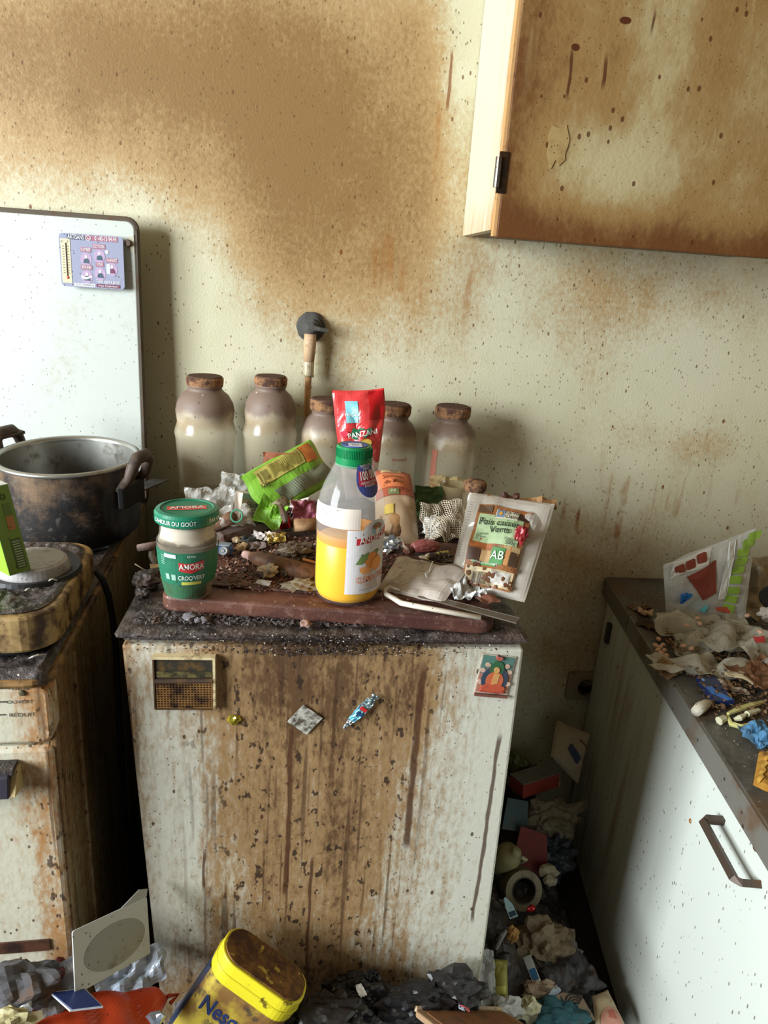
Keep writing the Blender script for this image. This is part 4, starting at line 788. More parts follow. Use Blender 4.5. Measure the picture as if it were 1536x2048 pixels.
# ------------------------------------------------------------------ packets
def build_green_packet():
    m, W, H = frame3((-0.0558, -0.3700, 0.9606), (0.0551, -0.2800, 1.0079), (-0.0995, -0.3300, 1.0249))
    f = thing('green_food_packet', 'torn lime green food packet with barcode leaning on the bottles', 'packet', mw=m)
    P = Pouch(W, H, .028, 3, .004, 22, wf=lambda v: (.02*math.sin(v*9), 1+.02*math.cos(v*7)))
    obj('packet_skin', P.mesh(), plain((132, 186, 62), .35, .2), f, smooth=False)
    obj('yellow_panel', P.patch(.13, .74, .60, .93, .0012), plain((196, 184, 98), .5, .3), f); obj('orange_end', P.patch(.75, .93, .56, .95, .0014), plain((204, 122, 54), .5, .3), f, label='orange printed end')
    obj('grey_window', P.patch(.22, .98, .12, .42, .0012), plain((126, 134, 108), .3, .35), f, label='grey green see-through panel')
    obj('torn_flap', P.patch(.05, .26, .02, .24, .002), plain((206, 190, 160), .6, .6), f, label='torn pale paper patch')
    bars = MB(); rd = random.Random(2)
    for i in range(12):
        u = .145+.011*i; a = u+rd.uniform(.002, .006); bars.quadgrid([[P.pt(q, .66+.20*j/4, -1, .0022) for j in range(5)] for q in (u, a)])
    obj('barcode', bars, plain((70, 60, 40), .5, 0), f); ln = MB()
    for i in range(20):
        u = .31+.0205*i; e = rd.uniform(.62, .68); ln.quadgrid([[P.pt(q, e+(.91-e)*j/4, -1, .0022) for j in range(5)] for q in (u, u+.008)])
    obj('small_print', ln, plain((128, 114, 54), .5, 0), f); ln = MB()
    for i in range(26):
        u = .25+.027*i; e = rd.uniform(.15, .2); ln.quadgrid([[P.pt(q, e+(.40-e)*j/4, -1, .0020) for j in range(5)] for q in (u, u+.006)])
    obj('small_print', ln, plain((158, 160, 136), .5, 0), f)
    txt('125g', .008, W*.17, H*.60, 0, plain((70, 60, 30), .5, 0), f, .8, .01, P.fn(.0024), -4)
    # crumpled torn corner hanging down
    o = obj('torn_corner', sheet(.05, .045, .012, 5, 10, 10, 40), plain((136, 192, 66), .35, .2), f, solid=.0005, mw=Matrix.Translation((.0, -.012, .006)) @ Matrix.Rotation(math.radians(75), 4, 'X') @ Matrix.Rotation(.5, 4, 'Z'))
build_green_packet()
def build_red_packet():
    m, W, H = frame3((0.0661, -0.2400, 0.9570), (0.1331, -0.2400, 0.9651), (0.0557, -0.2000, 1.1315))
    f = thing('red_pasta_packet', 'crumpled red pasta packet standing behind the juice bottle', 'packet', mw=m); W *= 1.02; H *= 1.10
    P = Pouch(W, H, .034, 8, .0075, 20, wf=lambda v: (-.03*v+.10*(1-v)**2, .92+.56*max(0, v-.12)**.9-.10*max(0, v-.82)/.18))
    obj('packet_skin', P.mesh(26, 34), clear((228, 206, 190), .25, .25, .15), f)
    t = NT('red_foil_print'); n = t.noise(40, 3, .6); t.fin(t.mix(t.ss(n, .4, .7), srgb(222, 66, 66), srgb(196, 40, 44)), .3, t.noise(70, 2), .3, .002, .6)
    rp = MB().quadgrid([[P.pt(i/24, (.46+.05*math.sin(i*.5)-.10*(i/24))+(1-(.46+.05*math.sin(i*.5)-.10*(i/24)))*j/20, -1, .0009) for j in range(21)] for i in range(25)])
    rpo = obj('red_print', rp, t.m, f, label='red printed upper part'); obj('dark_fold', P.patch(.68, .97, .72, .985, .0022), plain((188, 24, 30), .35, .05), f)
    obj('blue_panel', P.patch(.22, .46, .70, .90, .0024), plain((120, 186, 196), .4, .05), f); txt('PANZANI', .0055, W*.345, H*.775, 0, M_ink_w, f, .6, .01, P.fn(.004))
    sh = MB(); pts = [(.30, .55), (.40, .53), (.62, .545), (.74, .60), (.74, .645), (.60, .625), (.52, .65), (.44, .63), (.36, .655), (.30, .60)]
    sh.v = [tuple(P.pt(a, b, -1, .0032)) for a, b in pts]; sh.f = [tuple(range(len(pts)))]; obj('name_banner', sh, plain((40, 112, 76), .4, .05), f, label='green name banner')
    txt('PANZANI', .0105, W*.55, H*.585, 0, M_ink_w, f, .72, .02, P.fn(.0055), 9)
    sh = MB(); sh.v = [tuple(P.pt(.62+.14*math.cos(a*math.pi/8), .50+.035*math.sin(a*math.pi/8), -1, .003)) for a in range(16)]; sh.f = [tuple(range(16))]; obj('yellow_oval', sh, plain((226, 184, 84), .4, .1), f)
    sh = MB(); sh.v = [tuple(P.pt(.16+.10*math.cos(a*math.pi/8), .595+.03*math.sin(a*math.pi/8), -1, .003)) for a in range(16)]; sh.f = [tuple(range(16))]; obj('pink_roundel', sh, plain((206, 56, 80), .4, .1), f)
    ln = MB()
    for i in range(9): ln.quadgrid([[P.pt(u, .28+.018*i, -1, .0012) for u in (.80, .88)], [P.pt(u, .288+.018*i, -1, .0012) for u in (.80, .88)]])
    obj('small_print', ln, plain((214, 130, 120), .5, 0), f)
build_red_packet()
def build_semolina():
    m, W, H = frame3((0.1161, -0.3965, 0.9370), (0.1849, -0.3979, 0.9370), (0.1200, -0.2700, 1.0167))
    f = thing('semolina_packet', 'slumped brown semolina packet with orange label behind the juice bottle', 'packet', mw=m); H *= 1.05
    P = Pouch(W, H, .05, 6, .005, 18, wf=lambda v: (0, 1.02-.16*max(0, v-.45)))
    obj('packet_skin', P.mesh(), clear((206, 176, 142), .25, .25, .3), f, smooth=True)
    obj('contents', Pouch(W*.94, H*.55, .042, 9, .006, 20).mesh(16, 16), plain((172, 128, 84), .8, .9, (96, 66, 40), scale=40), f, loc=(W*.03, 0, .002))
    obj('label', P.patch(.02, .97, .52, .97, .0015), plain((164, 84, 60), .5, .3), f); obj('label_panel', P.patch(.04, .88, .64, .87, .0022), plain((206, 118, 76), .5, .2), f)
    txt('Semoule', .0095, W*.46, H*.80, 0, plain((128, 66, 34), .5, 0), f, .85, .005, P.fn(.0036), -2); txt('de Maïs', .0095, W*.46, H*.715, 0, plain((128, 66, 34), .5, 0), f, .85, .005, P.fn(.0036), -2)
    obj('brand_panel', P.patch(.15, .70, .885, .955, .0022), plain((196, 170, 128), .5, .2), f); txt('La Vie', .0050, W*.52, H*.938, 0, M_ink_k, f, .8, .01, P.fn(.0036)); txt('Claire', .0050, W*.52, H*.900, 0, M_ink_k, f, .8, .01, P.fn(.0036))
    obj('green_logo', P.patch(.30, .56, .53, .61, .0024), plain((120, 128, 84), .5, .2), f); txt('AB', .0062, W*.42, H*.57, 0, plain((214, 206, 176), .5, 0), f, .9, .0, P.fn(.0040)); obj('yellow_patch', P.patch(.18, .40, .28, .40, .002), plain((206, 176, 84), .6, .3), f)
build_semolina()
def build_pea_bag():
    m, W, H = frame3((0.2048, -0.5741, 0.9410), (0.2982, -0.6142, 0.9410), (0.2446, -0.4850, 1.0545))
    f = thing('split_pea_bag', 'crumpled clear split pea bag with printed label at the right end of the board', 'bag', mw=m); 
    P = Pouch(W, H, .036, 11, .0070, 17, wf=lambda v: (-.03+.10*v*0, 1.02+.16*v))
    obj('bag_film', P.mesh(28, 32), clear((222, 212, 198), .48, .10, .22), f)
    obj('inner_film', Pouch(W*.98, H*.93, .018, 21, .010, 24, wf=lambda v: (0, 1.0+.14*v)).mesh(20, 22), clear((224, 216, 204), .45, .14, .25), f, loc=(W*.01, 0, .004))
    u0, u1, v0, v1 = .16, .80, .04, .86
    lb = obj('label', P.patch(u0, u1, v0, v1, .0035), plain((156, 100, 58), .5, .45, (76, 48, 26), scale=60), f, label='printed label with green name panel and lentil photos')
    def pp(nm, a, b, c, d, col, off=.0046, gr=.1, par=lb): return obj(nm, P.patch(u0+(u1-u0)*a, u0+(u1-u0)*b, v0+(v1-v0)*c, v0+(v1-v0)*d, off, 6), plain(col, .5, gr), par)
    pp('name_panel', .06, .90, .50, .86, (170, 190, 146)); pp('brand_panel', .36, .78, .82, .95, (214, 206, 180), .0052)
    for a, b, c, d, col in ((.02, .28, .88, .98, (92, 70, 50)), (.80, .98, .84, .98, (74, 50, 40)), (.02, .26, .28, .42, (82, 58, 46)), (.27, .48, .28, .42, (190, 152, 106)), (.82, .98, .28, .44, (80, 60, 46)), (.70, .82, .28, .44, (196, 140, 86)), (.02, .98, .44, .50, (168, 96, 48)), (.55, .98, .42, .50, (178, 148, 104))): pp('photo_square', a, b, c, d, col, .0046, .6)
    pp('green_logo', .46, .72, .27, .46, (74, 134, 72), .0054); pp('logo_bar', .14, .60, .245, .285, (96, 148, 84), .0050); pp('data_panel', .04, .98, .02, .22, (206, 188, 150), .0046, .5); pp('white_patch', .52, .92, .05, .20, (228, 222, 212), .0054, .6); pp('brand_mark', .38, .52, .84, .95, (120, 140, 170), .0056)
    X = lambda a: W*(u0+(u1-u0)*a)*1.0; Zv = lambda b: H*(v0+(v1-v0)*b); fn = P.fn(.0072)
    k = plain((34, 54, 38), .5, 0)
    txt('La Vie', .0068, X(.66), Zv(.925), 0, M_ink_k, lb, .78, .015, fn); txt('Claire', .0068, X(.67), Zv(.855), 0, M_ink_k, lb, .78, .015, fn)
    txt('Pois cassés', .0102, X(.47), Zv(.755), 0, k, lb, .80, .012, fn); txt('Verts', .0102, X(.52), Zv(.665), 0, k, lb, .85, .012, fn); txt('Cuisson', .0040, X(.20), Zv(.615), 0, k, lb, .8, 0, fn); txt('45 min.', .0040, X(.19), Zv(.575), 0, k, lb, .8, 0, fn); txt('Poids net', .0038, X(.76), Zv(.565), 0, k, lb, .75, 0, fn); txt('500g', .0058, X(.77), Zv(.525), 0, k, lb, .85, .005, fn)
    txt('AB', .0120, X(.59), Zv(.365), 0, M_ink_w, lb, .82, .0, fn); txt('AGRICULTURE BIOLOGIQUE', .0024, X(.37), Zv(.265), 0, M_ink_w, lb, .8, 0, fn)
    sun = MB(); cx, cz = .445, .895; sun.v = [tuple(P.pt(u0+(u1-u0)*(cx+.035*math.cos(a*math.pi/6)), v0+(v1-v0)*(cz+.030*math.sin(a*math.pi/6)), -1, .0064)) for a in range(12)]; sun.f = [tuple(range(12))]; obj('brand_sun', sun, plain((222, 160, 70), .5, 0), lb)
    bars = MB(); rd = random.Random(6)
    for i in range(13): u = .20+.022*i; bars.quadgrid([[P.pt(u0+(u1-u0)*q, v0+(v1-v0)*(.03+.13*j/3), -1, .0056) for j in range(4)] for q in (u, u+rd.uniform(.006, .014))])
    obj('barcode', bars, plain((84, 70, 52), .5, 0), lb)
    rd = random.Random(9); sp = MB()
    for i in range(26):
        a, b, r = rd.uniform(0, 1), rd.uniform(.0, .26), rd.uniform(.012, .04); n = 7; o = len(sp.v)
        sp.v += [tuple(P.pt(u0+(u1-u0)*(a+r*1.3*math.cos(k2*2*math.pi/n)*rd.uniform(.6, 1.2)), v0+(v1-v0)*max(0, b+r*math.sin(k2*2*math.pi/n)*rd.uniform(.6, 1.2)), -1, .0062)) for k2 in range(n)]; sp.f.append(tuple(o+i2 for i2 in range(n)))
    obj('sauce_stain', sp, plain((104, 60, 34), .6, .4), lb)
    pr = MB()
    for i in range(22): v = .30+.027*i; pr.quadgrid([[P.pt(.045+.02*q, v+.008*r, -1, .002) for q in (0, 1)] for r in (0, 1)])
    obj('edge_print', pr, plain((120, 124, 128), .5, 0), f)
    o = obj('onion_skin', crumple(.010, .006, .013, 4, .5), plain((150, 40, 44), .35, .3), label='dried red onion skin stuck on the split pea label', cat='onion skin')
    q = m @ P.pt(u0+(u1-u0)*.93, v0+(v1-v0)*.64, -1, .009); o.location = q
    o = obj('film_shred', sheet(.10, .018, .006, 14, 14, 5, 40), plain((170, 128, 84), .6, .6), label='shrivelled brown film strip along the top of the pea bag', cat='film', solid=.0006, ); o.matrix_world = flat(m @ P.pt(.62, 1.0, 1, .004), -10, 30, 0)
    for j, (u, v) in enumerate(((.42, 1.0), (.55, 1.01))):
        o = obj('dried_bit', crumple(.006, .005, .005, 20+j, .5, 2), plain((86, 50, 40), .6, .4), label=['dark dried crumb left on the pea bag rim', 'dark dried crumb right on the pea bag rim'][j], cat='crumb'); o.location = m @ P.pt(u, v, -1, .006)
build_pea_bag()
# ------------------------------------------------------------------ small things among the rubbish on the refrigerator
def put(o, p, yaw=0, pitch=0, roll=0): o.matrix_world = flat(p, yaw, pitch, roll); return o
def lump(name, p, sx, sy, sz, seed, mat, label, cat, amp=.45, yaw=0, pitch=0, roll=0, lev=3, freq=1.6, group=None, lift=None):
    o = obj(name, crumple(sx, sy, sz, seed, amp, lev, freq), mat, label=label, cat=cat, group=group)
    return put(o, (p[0], p[1], p[2]+(sz*.8 if lift is None else lift)), yaw, pitch, roll)
def scrap(name, p, w, h, seed, mat, label, cat, amp=.006, freq=45, yaw=0, pitch=0, roll=0, lift=.006, ragged=.25, n=12, solid=.0005):
    o = obj(name, sheet(w, h, amp, seed, n, n, freq, ragged=ragged), mat, label=label, cat=cat, solid=solid)
    return put(o, (p[0], p[1], p[2]+lift), yaw, pitch, roll)
def stick(name, pts, r, mat, label, cat, n=10, smooth=True):
    c = Vector(pts[0]); return obj(name, MB().tube([Vector(p)-c for p in pts], r, n), mat, label=label, cat=cat, loc=c, smooth=smooth)
foil = lambda col: plain(col, .22, .1, metal=.75)
Q = .9415
# box of mouthwash and clear bag behind the jar
m, W, H = frame3((-0.1061, -0.3600, 0.9536), (-0.0627, -0.3300, 0.9426), (-0.1141, -0.3600, 1.0020))
f = thing('mouthwash_carton', 'small pale pharmacy carton behind the gherkin jar', 'carton', mw=m)
obj('carton_body', MB().box(0, W, 0, .022, 0, H), plain((226, 204, 184), .6, .2), f, bevel=.001); obj('top_band', MB().box(0, W, -.0006, 0, H*.80, H), plain((176, 204, 200), .6, .15), f)
txt('Eludril', .0105, W*.46, H*.60, -.0008, plain((92, 92, 100), .5, 0), f, .8, .004)
ln = MB()
for i in range(3): ln.box(W*.1, W*(.9-.1*i), -.0007, 0, H*(.42-.13*i), H*(.42-.13*i)+.001)
obj('small_print', ln, plain((176, 156, 140), .5, 0), f)
for k, (p, w, h, s, yw, pt, lab) in enumerate((((-0.1521, -0.3600, 0.9794), .075, .06, 3, 10, 60, 'crumpled clear plastic film behind the jar lid'), ((-0.1120, -0.3000, 0.9921), .07, .05, 4, -15, 55, 'clear white plastic film between the bottles and green packet'), ((-0.1084, -0.4000, 0.9778), .05, .04, 7, 25, 30, 'small clear plastic film beside the pharmacy carton'))):
    scrap('plastic_film', p, w, h, s, clear((226, 222, 214), .68, .12, .1), lab, 'plastic film', .014, 34, yw, pt, 0, .0, .3, 16)
f = stick('brown_cork', [(-0.1404, -0.3488, 0.9415), (-0.1124, -0.4200, 0.9797)], .0105, plain((130, 94, 70), .8, .6, (80, 56, 44), scale=60), 'brown cork stopper lying beside the jar lid', 'cork', 16)
c = Vector((-0.1031, -0.4300, 0.9868)); obj('green_ring', MB().tube([(.0085*math.cos(a*math.pi/10), .004*math.sin(a*math.pi/10), .0085*math.sin(a*math.pi/10)) for a in range(21)], .0014, 6), plain((90, 160, 130), .4, .1), label='tiny green plastic ring beside the brown cork', cat='ring', loc=c)
# bark-like broken board and round wooden handle
stick('bark_strip', [(-0.1284, -0.4272, 0.9475), (-0.0934, -0.3944, 0.9495), (-0.0557, -0.3687, 0.9515), (-0.0198, -0.3558, 0.9515)], [.012, .014, .011, .005], plain((128, 112, 104), .9, .7, (84, 50, 40), scale=50, spec=.1), 'dusty grey strip of broken wood behind the crumbs', 'wood', 7, False)
stick('dark_stick', [(-0.0685, -0.4147, 0.9445), (-0.0384, -0.3935, 0.9475)], [.007, .008], plain((92, 66, 54), .9, .6, scale=60), 'short dark broken stick below the grey wood strip', 'stick', 7, False)
stick('broken_dowel', [(-0.0753, -0.5016, 0.9515), (-0.0654, -0.5103, 0.9515), (-0.0218, -0.5383, 0.9515), (0.0179, -0.5658, 0.9525)], [.006, .0105, .0125, .0125], plain((120, 82, 54), .6, .6, (66, 42, 30), scale=40), 'thick round broken dowel lying left of the juice bottle', 'dowel', 14)
stick('pale_bead', [(-0.0863, -0.4899, 0.9495), (-0.0739, -0.5010, 0.9505)], [.0055, .0065], plain((196, 160, 150), .7, .4), 'pale pink bead at the end of the round wooden stick', 'bead', 10)
stick('orange_stick', [(-0.0005, -0.5240, 0.9575), (0.0179, -0.5356, 0.9575)], .0026, plain((206, 132, 74), .6, .2), 'thin orange stick beside the juice bottle', 'stick', 6)
# dried gilled mushroom cap
c = Vector((-0.0111, -0.4906, 0.9535)); f = thing('dried_mushroom', 'shrivelled grey gilled mushroom cap left of the juice bottle', 'mushroom', c)
mm = plain((122, 106, 92), .9, .7, (62, 48, 40), scale=70, spec=.1)
me = crumple(.027, .020, .015, 31, .35, 4, 2.2); obj('cap', me, mm, f)
g = MB()
for k in range(15):
    a = math.radians(-160+k*10); g.tube([(.004*math.cos(a), -.013+.004*math.sin(a), .006), (.016*math.cos(a), -.014+.008*math.sin(a), .012+.003*math.sin(k)), (.029*math.cos(a), -.006+.014*math.sin(a), .008)], [.0008, .0016, .0010], 5)
obj('gills', g, plain((168, 152, 134), .9, .4, spec=.1), f)
# blue gadget
c = (-0.1168, -0.4744, 0.9455); f = thing('blue_clip', 'small blue plastic clip with grey wheel beside the jar', 'clip', c, math.radians(-12))
obj('clip_body', MB().prism(rrect(-.013, .013, -.008, .006, .003), 0, .010), plain((72, 108, 178), .4, .2), f, bevel=.001); obj('clip_wheel', MB().lathe([(0, .012), (.002, .012), (.003, .010), (.006, .011), (.007, .008), (.007, 0)], 20), plain((150, 154, 156), .4, .3), f, loc=(.004, -.006, .004), mw=Matrix.Translation((.003, -.006, .008)) @ Matrix.Rotation(math.radians(65), 4, 'X')); obj('clip_plate', MB().box(-.012, .010, -.004, .008, .010, .013), plain((140, 150, 164), .5, .3), f, bevel=.001)
for a in (('paper_scrap', (-0.1031, -0.4226, 0.9415), .017, .015, 41, plain((214, 190, 156), .7, .3), 'cream crumpled paper scrap behind the blue clip', 'paper scrap', .006, 60, 20, 40), ('paper_scrap', (-0.0939, -0.4550, 0.9415), .018, .014, 42, plain((204, 172, 132), .7, .4), 'tan crumpled paper scrap right of the blue clip', 'paper scrap', .006, 60, -30, 30),
          ('gold_foil', (-0.0425, -0.4239, 0.9455), .028, .016, 43, foil((206, 176, 96)), 'crumpled gold foil in front of the red foil', 'foil', .006, 70, 10, 45), ('white_peel', (-0.0542, -0.4205, 0.9455), .018, .016, 44, plain((222, 206, 186), .6, .3), 'white curl of wrapper beside the gold foil', 'wrapper', .006, 70, -20, 50),
          ('mauve_peel', (-0.0014, -0.4000, 0.9848), .040, .028, 45, plain((168, 92, 108), .5, .3), 'mauve onion peel with white inside above the cork', 'peel', .010, 45, 15, 60), ('white_wrapper', (-0.0079, -0.3900, 0.9879), .036, .020, 46, plain((228, 214, 204), .6, .2), 'white curled wrapper beneath the green packet', 'wrapper', .008, 50, 30, 60),
          ('white_curl', (-0.0715, -0.4150, 0.9445), .022, .012, 47, plain((222, 212, 208), .6, .2), 'thin white curl of paper left of the gold foil', 'paper curl', .006, 60, -35, 55), ('grey_flake', (-0.0522, -0.5813, 0.9415), .020, .010, 48, plain((176, 172, 166), .7, .4), 'flat grey flake on the board in front of the tissue', 'flake', .002, 60, -20, 12),
          ('grey_curl', (-0.0698, -0.4492, 0.9415), .024, .014, 50, plain((150, 134, 134), .7, .4), 'greyish mauve curl behind the broken dowel', 'paper curl', .006, 60, 10, 40), ('dark_leaf', (-0.0832, -0.4232, 0.9415), .026, .016, 51, plain((74, 78, 78), .6, .4), 'dark grey crinkled leaf behind the tan scrap', 'leaf', .006, 70, 40, 25)):
    nm, p, w, h, s, mt, lb, ct, am, fq, yw, pt = a
    scrap(nm, p, w, h, s, mt, lb, ct, am, fq, yw, pt)
lump('red_foil', (-0.0346, -0.3701, 0.9475), .014, .010, .013, 52, foil((196, 44, 44)), 'crumpled red sweet foil left of the pale cork', 'foil', .55, lev=2)
lump('crumpled_tissue', (-0.0495, -0.5483, 0.9415), .014, .011, .010, 53, plain((206, 196, 190), .8, .4), 'small crumpled white tissue on the board', 'tissue', .5, lev=3)
lump('dust_ball', (-0.0032, -0.5853, 0.9415), .024, .014, .006, 54, plain((140, 128, 108), .95, .5, spec=.05), 'greyish dust fluff left of the juice bottle', 'dust', .6, lev=3, freq=3)
lump('dust_ball', (-0.0214, -0.5433, 0.9415), .012, .010, .008, 55, plain((116, 106, 96), .95, .5, spec=.05), 'dark dust fluff below the broken dowel', 'dust', .6, lev=3, freq=3)
stick('pale_cork', [(-0.0178, -0.3708, 0.9535), (0.0204, -0.3577, 0.9535)], .0125, plain((222, 176, 132), .85, .35, (170, 120, 80), scale=90, spec=.1), 'pale cork stopper left of the juice bottle', 'cork', 16)
stick('withered_stalk', [(-0.0399, -0.3800, 0.9918), (-0.0329, -0.3900, 0.9769), (-0.0292, -0.4000, 0.9680)], [.003, .006, .004], plain((104, 88, 74), .9, .5), 'withered grey stalk hanging from the green packet', 'stalk', 7, False)
# left of the jar
stick('worn_lever', [(-0.2439, -0.4578, 0.9415), (-0.2263, -0.4586, 0.9455), (-0.2155, -0.4547, 0.9475)], [.0055, .006, .005], plain((166, 142, 136), .7, .5), 'worn pinkish lever poking out left of the jar', 'lever', 8)
stick('grey_prong', [(-0.2264, -0.4485, 0.9415), (-0.2230, -0.4632, 0.9315), (-0.2148, -0.4768, 0.9215)], [.004, .005, .004], plain((140, 134, 126), .7, .5), 'bent grey prong below the worn lever', 'prong', 8)
lump('charred_lump', (-0.2156, -0.5367, 0.9170), .018, .020, .013, 56, M_crust2, 'black charred lump on the front left corner left of the jar', 'lump', .35)
lump('charred_lump', (-0.2146, -0.5685, 0.9170), .010, .008, .006, 57, M_crust, 'small black charred crumb below the charred lump', 'lump', .45)
stick('straw', [(-0.2324, -0.5255, 0.9450), (-0.2151, -0.5147, 0.9270)], .0008, plain((206, 190, 150), .7, .1), 'thin pale straw left of the jar', 'straw', 5)
for k, (p, lb) in enumerate((((-0.2110, -0.4819, 0.9190), 'pale splinter behind the board left of the jar'), ((-0.2002, -0.5286, 0.9190), 'pale splinter at the board corner left of the jar'))):
    scrap('pale_splinter', p, .022, .008, 60+k, plain((206, 182, 148), .7, .3), lb, 'splinter', .003, 50, 30-60*k, 15)
for k, (p, r, lb) in enumerate((((-0.1404, -0.6371, 0.9180), .009, 'grey lump at the left on the front lip below the board'), ((-0.1299, -0.6408, 0.9180), .006, 'small grey lump in the middle of three on the front lip'), ((-0.1225, -0.6405, 0.9180), .006, 'small grey lump rightmost of three on the front lip'), ((0.0061, -0.6485, 0.9180), .008, 'pinkish lump on the front lip below the juice bottle'))):
    lump('grease_lump', p, r, r*.8, r*.6, 63+k, plain((112, 108, 112) if k < 3 else (150, 118, 104), .8, .4), lb, 'lump', .5, lev=2)
# right half of the board
c = (0.2308, -0.3405, 0.9415)
o = obj('white_net', sheet(.085, .065, .012, 71, 26, 20, 26, ragged=.2), plain((226, 210, 186), .8, .15), label='cream string net bag beside the split pea bag', cat='net')
put(o, tuple(Vector((0.2275, -0.4000, 0.9807))), 20, 48, 0); md = o.modifiers.new('net', 'WIREFRAME'); md.thickness = .0011; md.use_replace = True
lump('cotton_wool', (0.2107, -0.3768, 0.9455), .016, .013, .018, 72, plain((236, 234, 230), .95, .05, spec=.05), 'tuft of white cotton wool under the string net', 'cotton', .35, lev=4, freq=3)
lump('shallot', (0.1877, -0.4511, 0.9455), .024, .012, .011, 73, plain((158, 88, 84), .4, .3, (96, 50, 44), scale=25), 'pinkish shallot in front of the cotton wool', 'shallot', .12, 8, 0, 0, 4)
lump('shallot', (0.1613, -0.4558, 0.9425), .009, .009, .008, 74, plain((120, 74, 62), .5, .5), 'small brown shallot end left of the pinkish shallot', 'shallot', .2, lev=3)
stick('shallot_tip', [(0.1622, -0.4615, 0.9515), (0.1525, -0.4607, 0.9575), (0.1520, -0.4499, 0.9615)], [.004, .002, .001], plain((176, 146, 124), .7, .4), 'dry tip of a shallot pointing up by the silver foil', 'shallot tip', 6)
# ridged pod
pp = [(0.1872, -0.4880, 0.9475), (0.1967, -0.4804, 0.9495), (0.2069, -0.4742, 0.9505), (0.2200, -0.4668, 0.9495)]
pts = []; rs = []
for i in range(25):
    t = i/24*3; a = min(2, int(t)); q = Vector(pp[a]).lerp(Vector(pp[a+1]), t-a); pts.append(q); rs.append(.0042+.0012*math.sin(i*1.9))
stick('ridged_pod', pts, rs, plain((190, 178, 92), .5, .3), 'yellow green ridged seed pod beside the shallot', 'pod', 9)
scrap('paper_scrap', (0.1836, -0.4798, 0.9415), .016, .010, 76, plain((220, 206, 186), .6, .3), 'white paper scrap at the end of the ridged pod', 'paper scrap', .005, 60, 20, 30)
lump('mould_clump', (0.2059, -0.4938, 0.9415), .018, .012, .010, 77, plain((74, 62, 54), .9, .6, (160, 150, 136), scale=90, spec=.1), 'dark mouldy clump with pale flecks under the ridged pod', 'clump', .5, lev=4, freq=3)
lump('silver_foil', (0.1360, -0.4436, 0.9435), .018, .012, .013, 78, foil((196, 202, 208)), 'crumpled silver foil right of the juice bottle', 'foil', .6, lev=3, freq=2.2)
lump('silver_foil', (0.1236, -0.4007, 0.9415), .008, .008, .010, 79, foil((190, 196, 204)), 'smaller silver foil scrap touching the juice bottle', 'foil', .6, lev=2, freq=2.2)
# torn cloudy plastic bag in front
m, W, H = frame3((0.1021, -0.5834, 0.9415), (0.1799, -0.6272, 0.9435), (0.1056, -0.4988, 0.9665))
f = thing('torn_plastic_bag', 'torn cloudy plastic bag lying between the juice bottle and pea bag', 'bag', mw=m)
P = Pouch(W*1.06, H*.95, .016, 31, .0065, 26, wf=lambda v: (0, 1.0+.10*v)); obj('bag_film', P.mesh(20, 16), clear((226, 212, 200), .36, .12, .2), f)
pr = MB().tube([P.pt(u, .98-.02*math.sin(u*8), -1, .001) for u in (.0, .2, .4, .6, .8, 1)], .0012, 5); obj('bag_hem', pr, plain((120, 96, 80), .6, .4), f)
obj('thread', MB().tube([P.pt(.52, .95, -1, .003), P.pt(.57, .78, -1, .006), P.pt(.585, .6, -1, .003), P.pt(.56, .52, -1, .004), P.pt(.60, .46, -1, .003)], .0010, 5), plain((232, 228, 224), .6, 0), f)
scrap('cellophane', (0.2174, -0.5891, 0.9415), .046, .062, 81, clear((226, 224, 220), .35, .08, .05), 'crinkled shiny cellophane below the split pea bag', 'cellophane', .012, 60, 15, 14, 6, .014, .2, 22)
# knife and white plastic handle
a, b = Vector((0.1131, -0.5753, 0.9425)), Vector((0.2721, -0.6799, 0.9455)); d = (b-a).normalized(); s = Vector((0, 0, 1)).cross(d); n = Vector((0, 0, 1))
f = thing('table_knife', 'dull grey steel knife blade lying at the right end of the board', 'knife', a); L = (b-a).length
out = [(0, -.004), (L*.3, -.007), (L*.62, -.0075), (L, -.0080), (L, .0075), (L*.62, .0065), (L*.3, .006), (0, .003)]
mb = MB(); mb.v = [tuple(d*p+s*q+n*.0) for p, q in out]+[tuple(d*p+s*q+n*.0016) for p, q in out]; k = len(out); mb.f = [tuple(range(k)), tuple(range(k, 2*k))]+[(i, (i+1) % k, k+(i+1) % k, k+i) for i in range(k)]
obj('blade', mb, plain((112, 102, 90), .45, .5, metal=.5), f); obj('spine', MB().tube([tuple(d*L*.02+s*.003+n*.001), tuple(d*L*.6+s*.0065+n*.001), tuple(d*L+s*.0075+n*.001)], .0012, 5), plain((90, 82, 74), .5, .5, metal=.5), f)
stick('plastic_spatula', [(0.1297, -0.6065, 0.9515), (0.1165, -0.6020, 0.9535), (0.1087, -0.6075, 0.9515), (0.1106, -0.6113, 0.9475), (0.1196, -0.6168, 0.9445), (0.1293, -0.6272, 0.9425), (0.1468, -0.6353, 0.9425), (0.2275, -0.6671, 0.9430)], [.0016, .0026, .0032, .0034, .0036, .0038, .0038, .0034], plain((226, 214, 196), .4, .2), 'cream white bent plastic spatula on the front of the board', 'spatula', 8)
scrap('brown_flake', (0.2477, -0.6188, 0.9415), .030, .020, 84, plain((132, 84, 66), .6, .4), 'reddish brown flake under the split pea bag', 'flake', .003, 40, 10, 6)
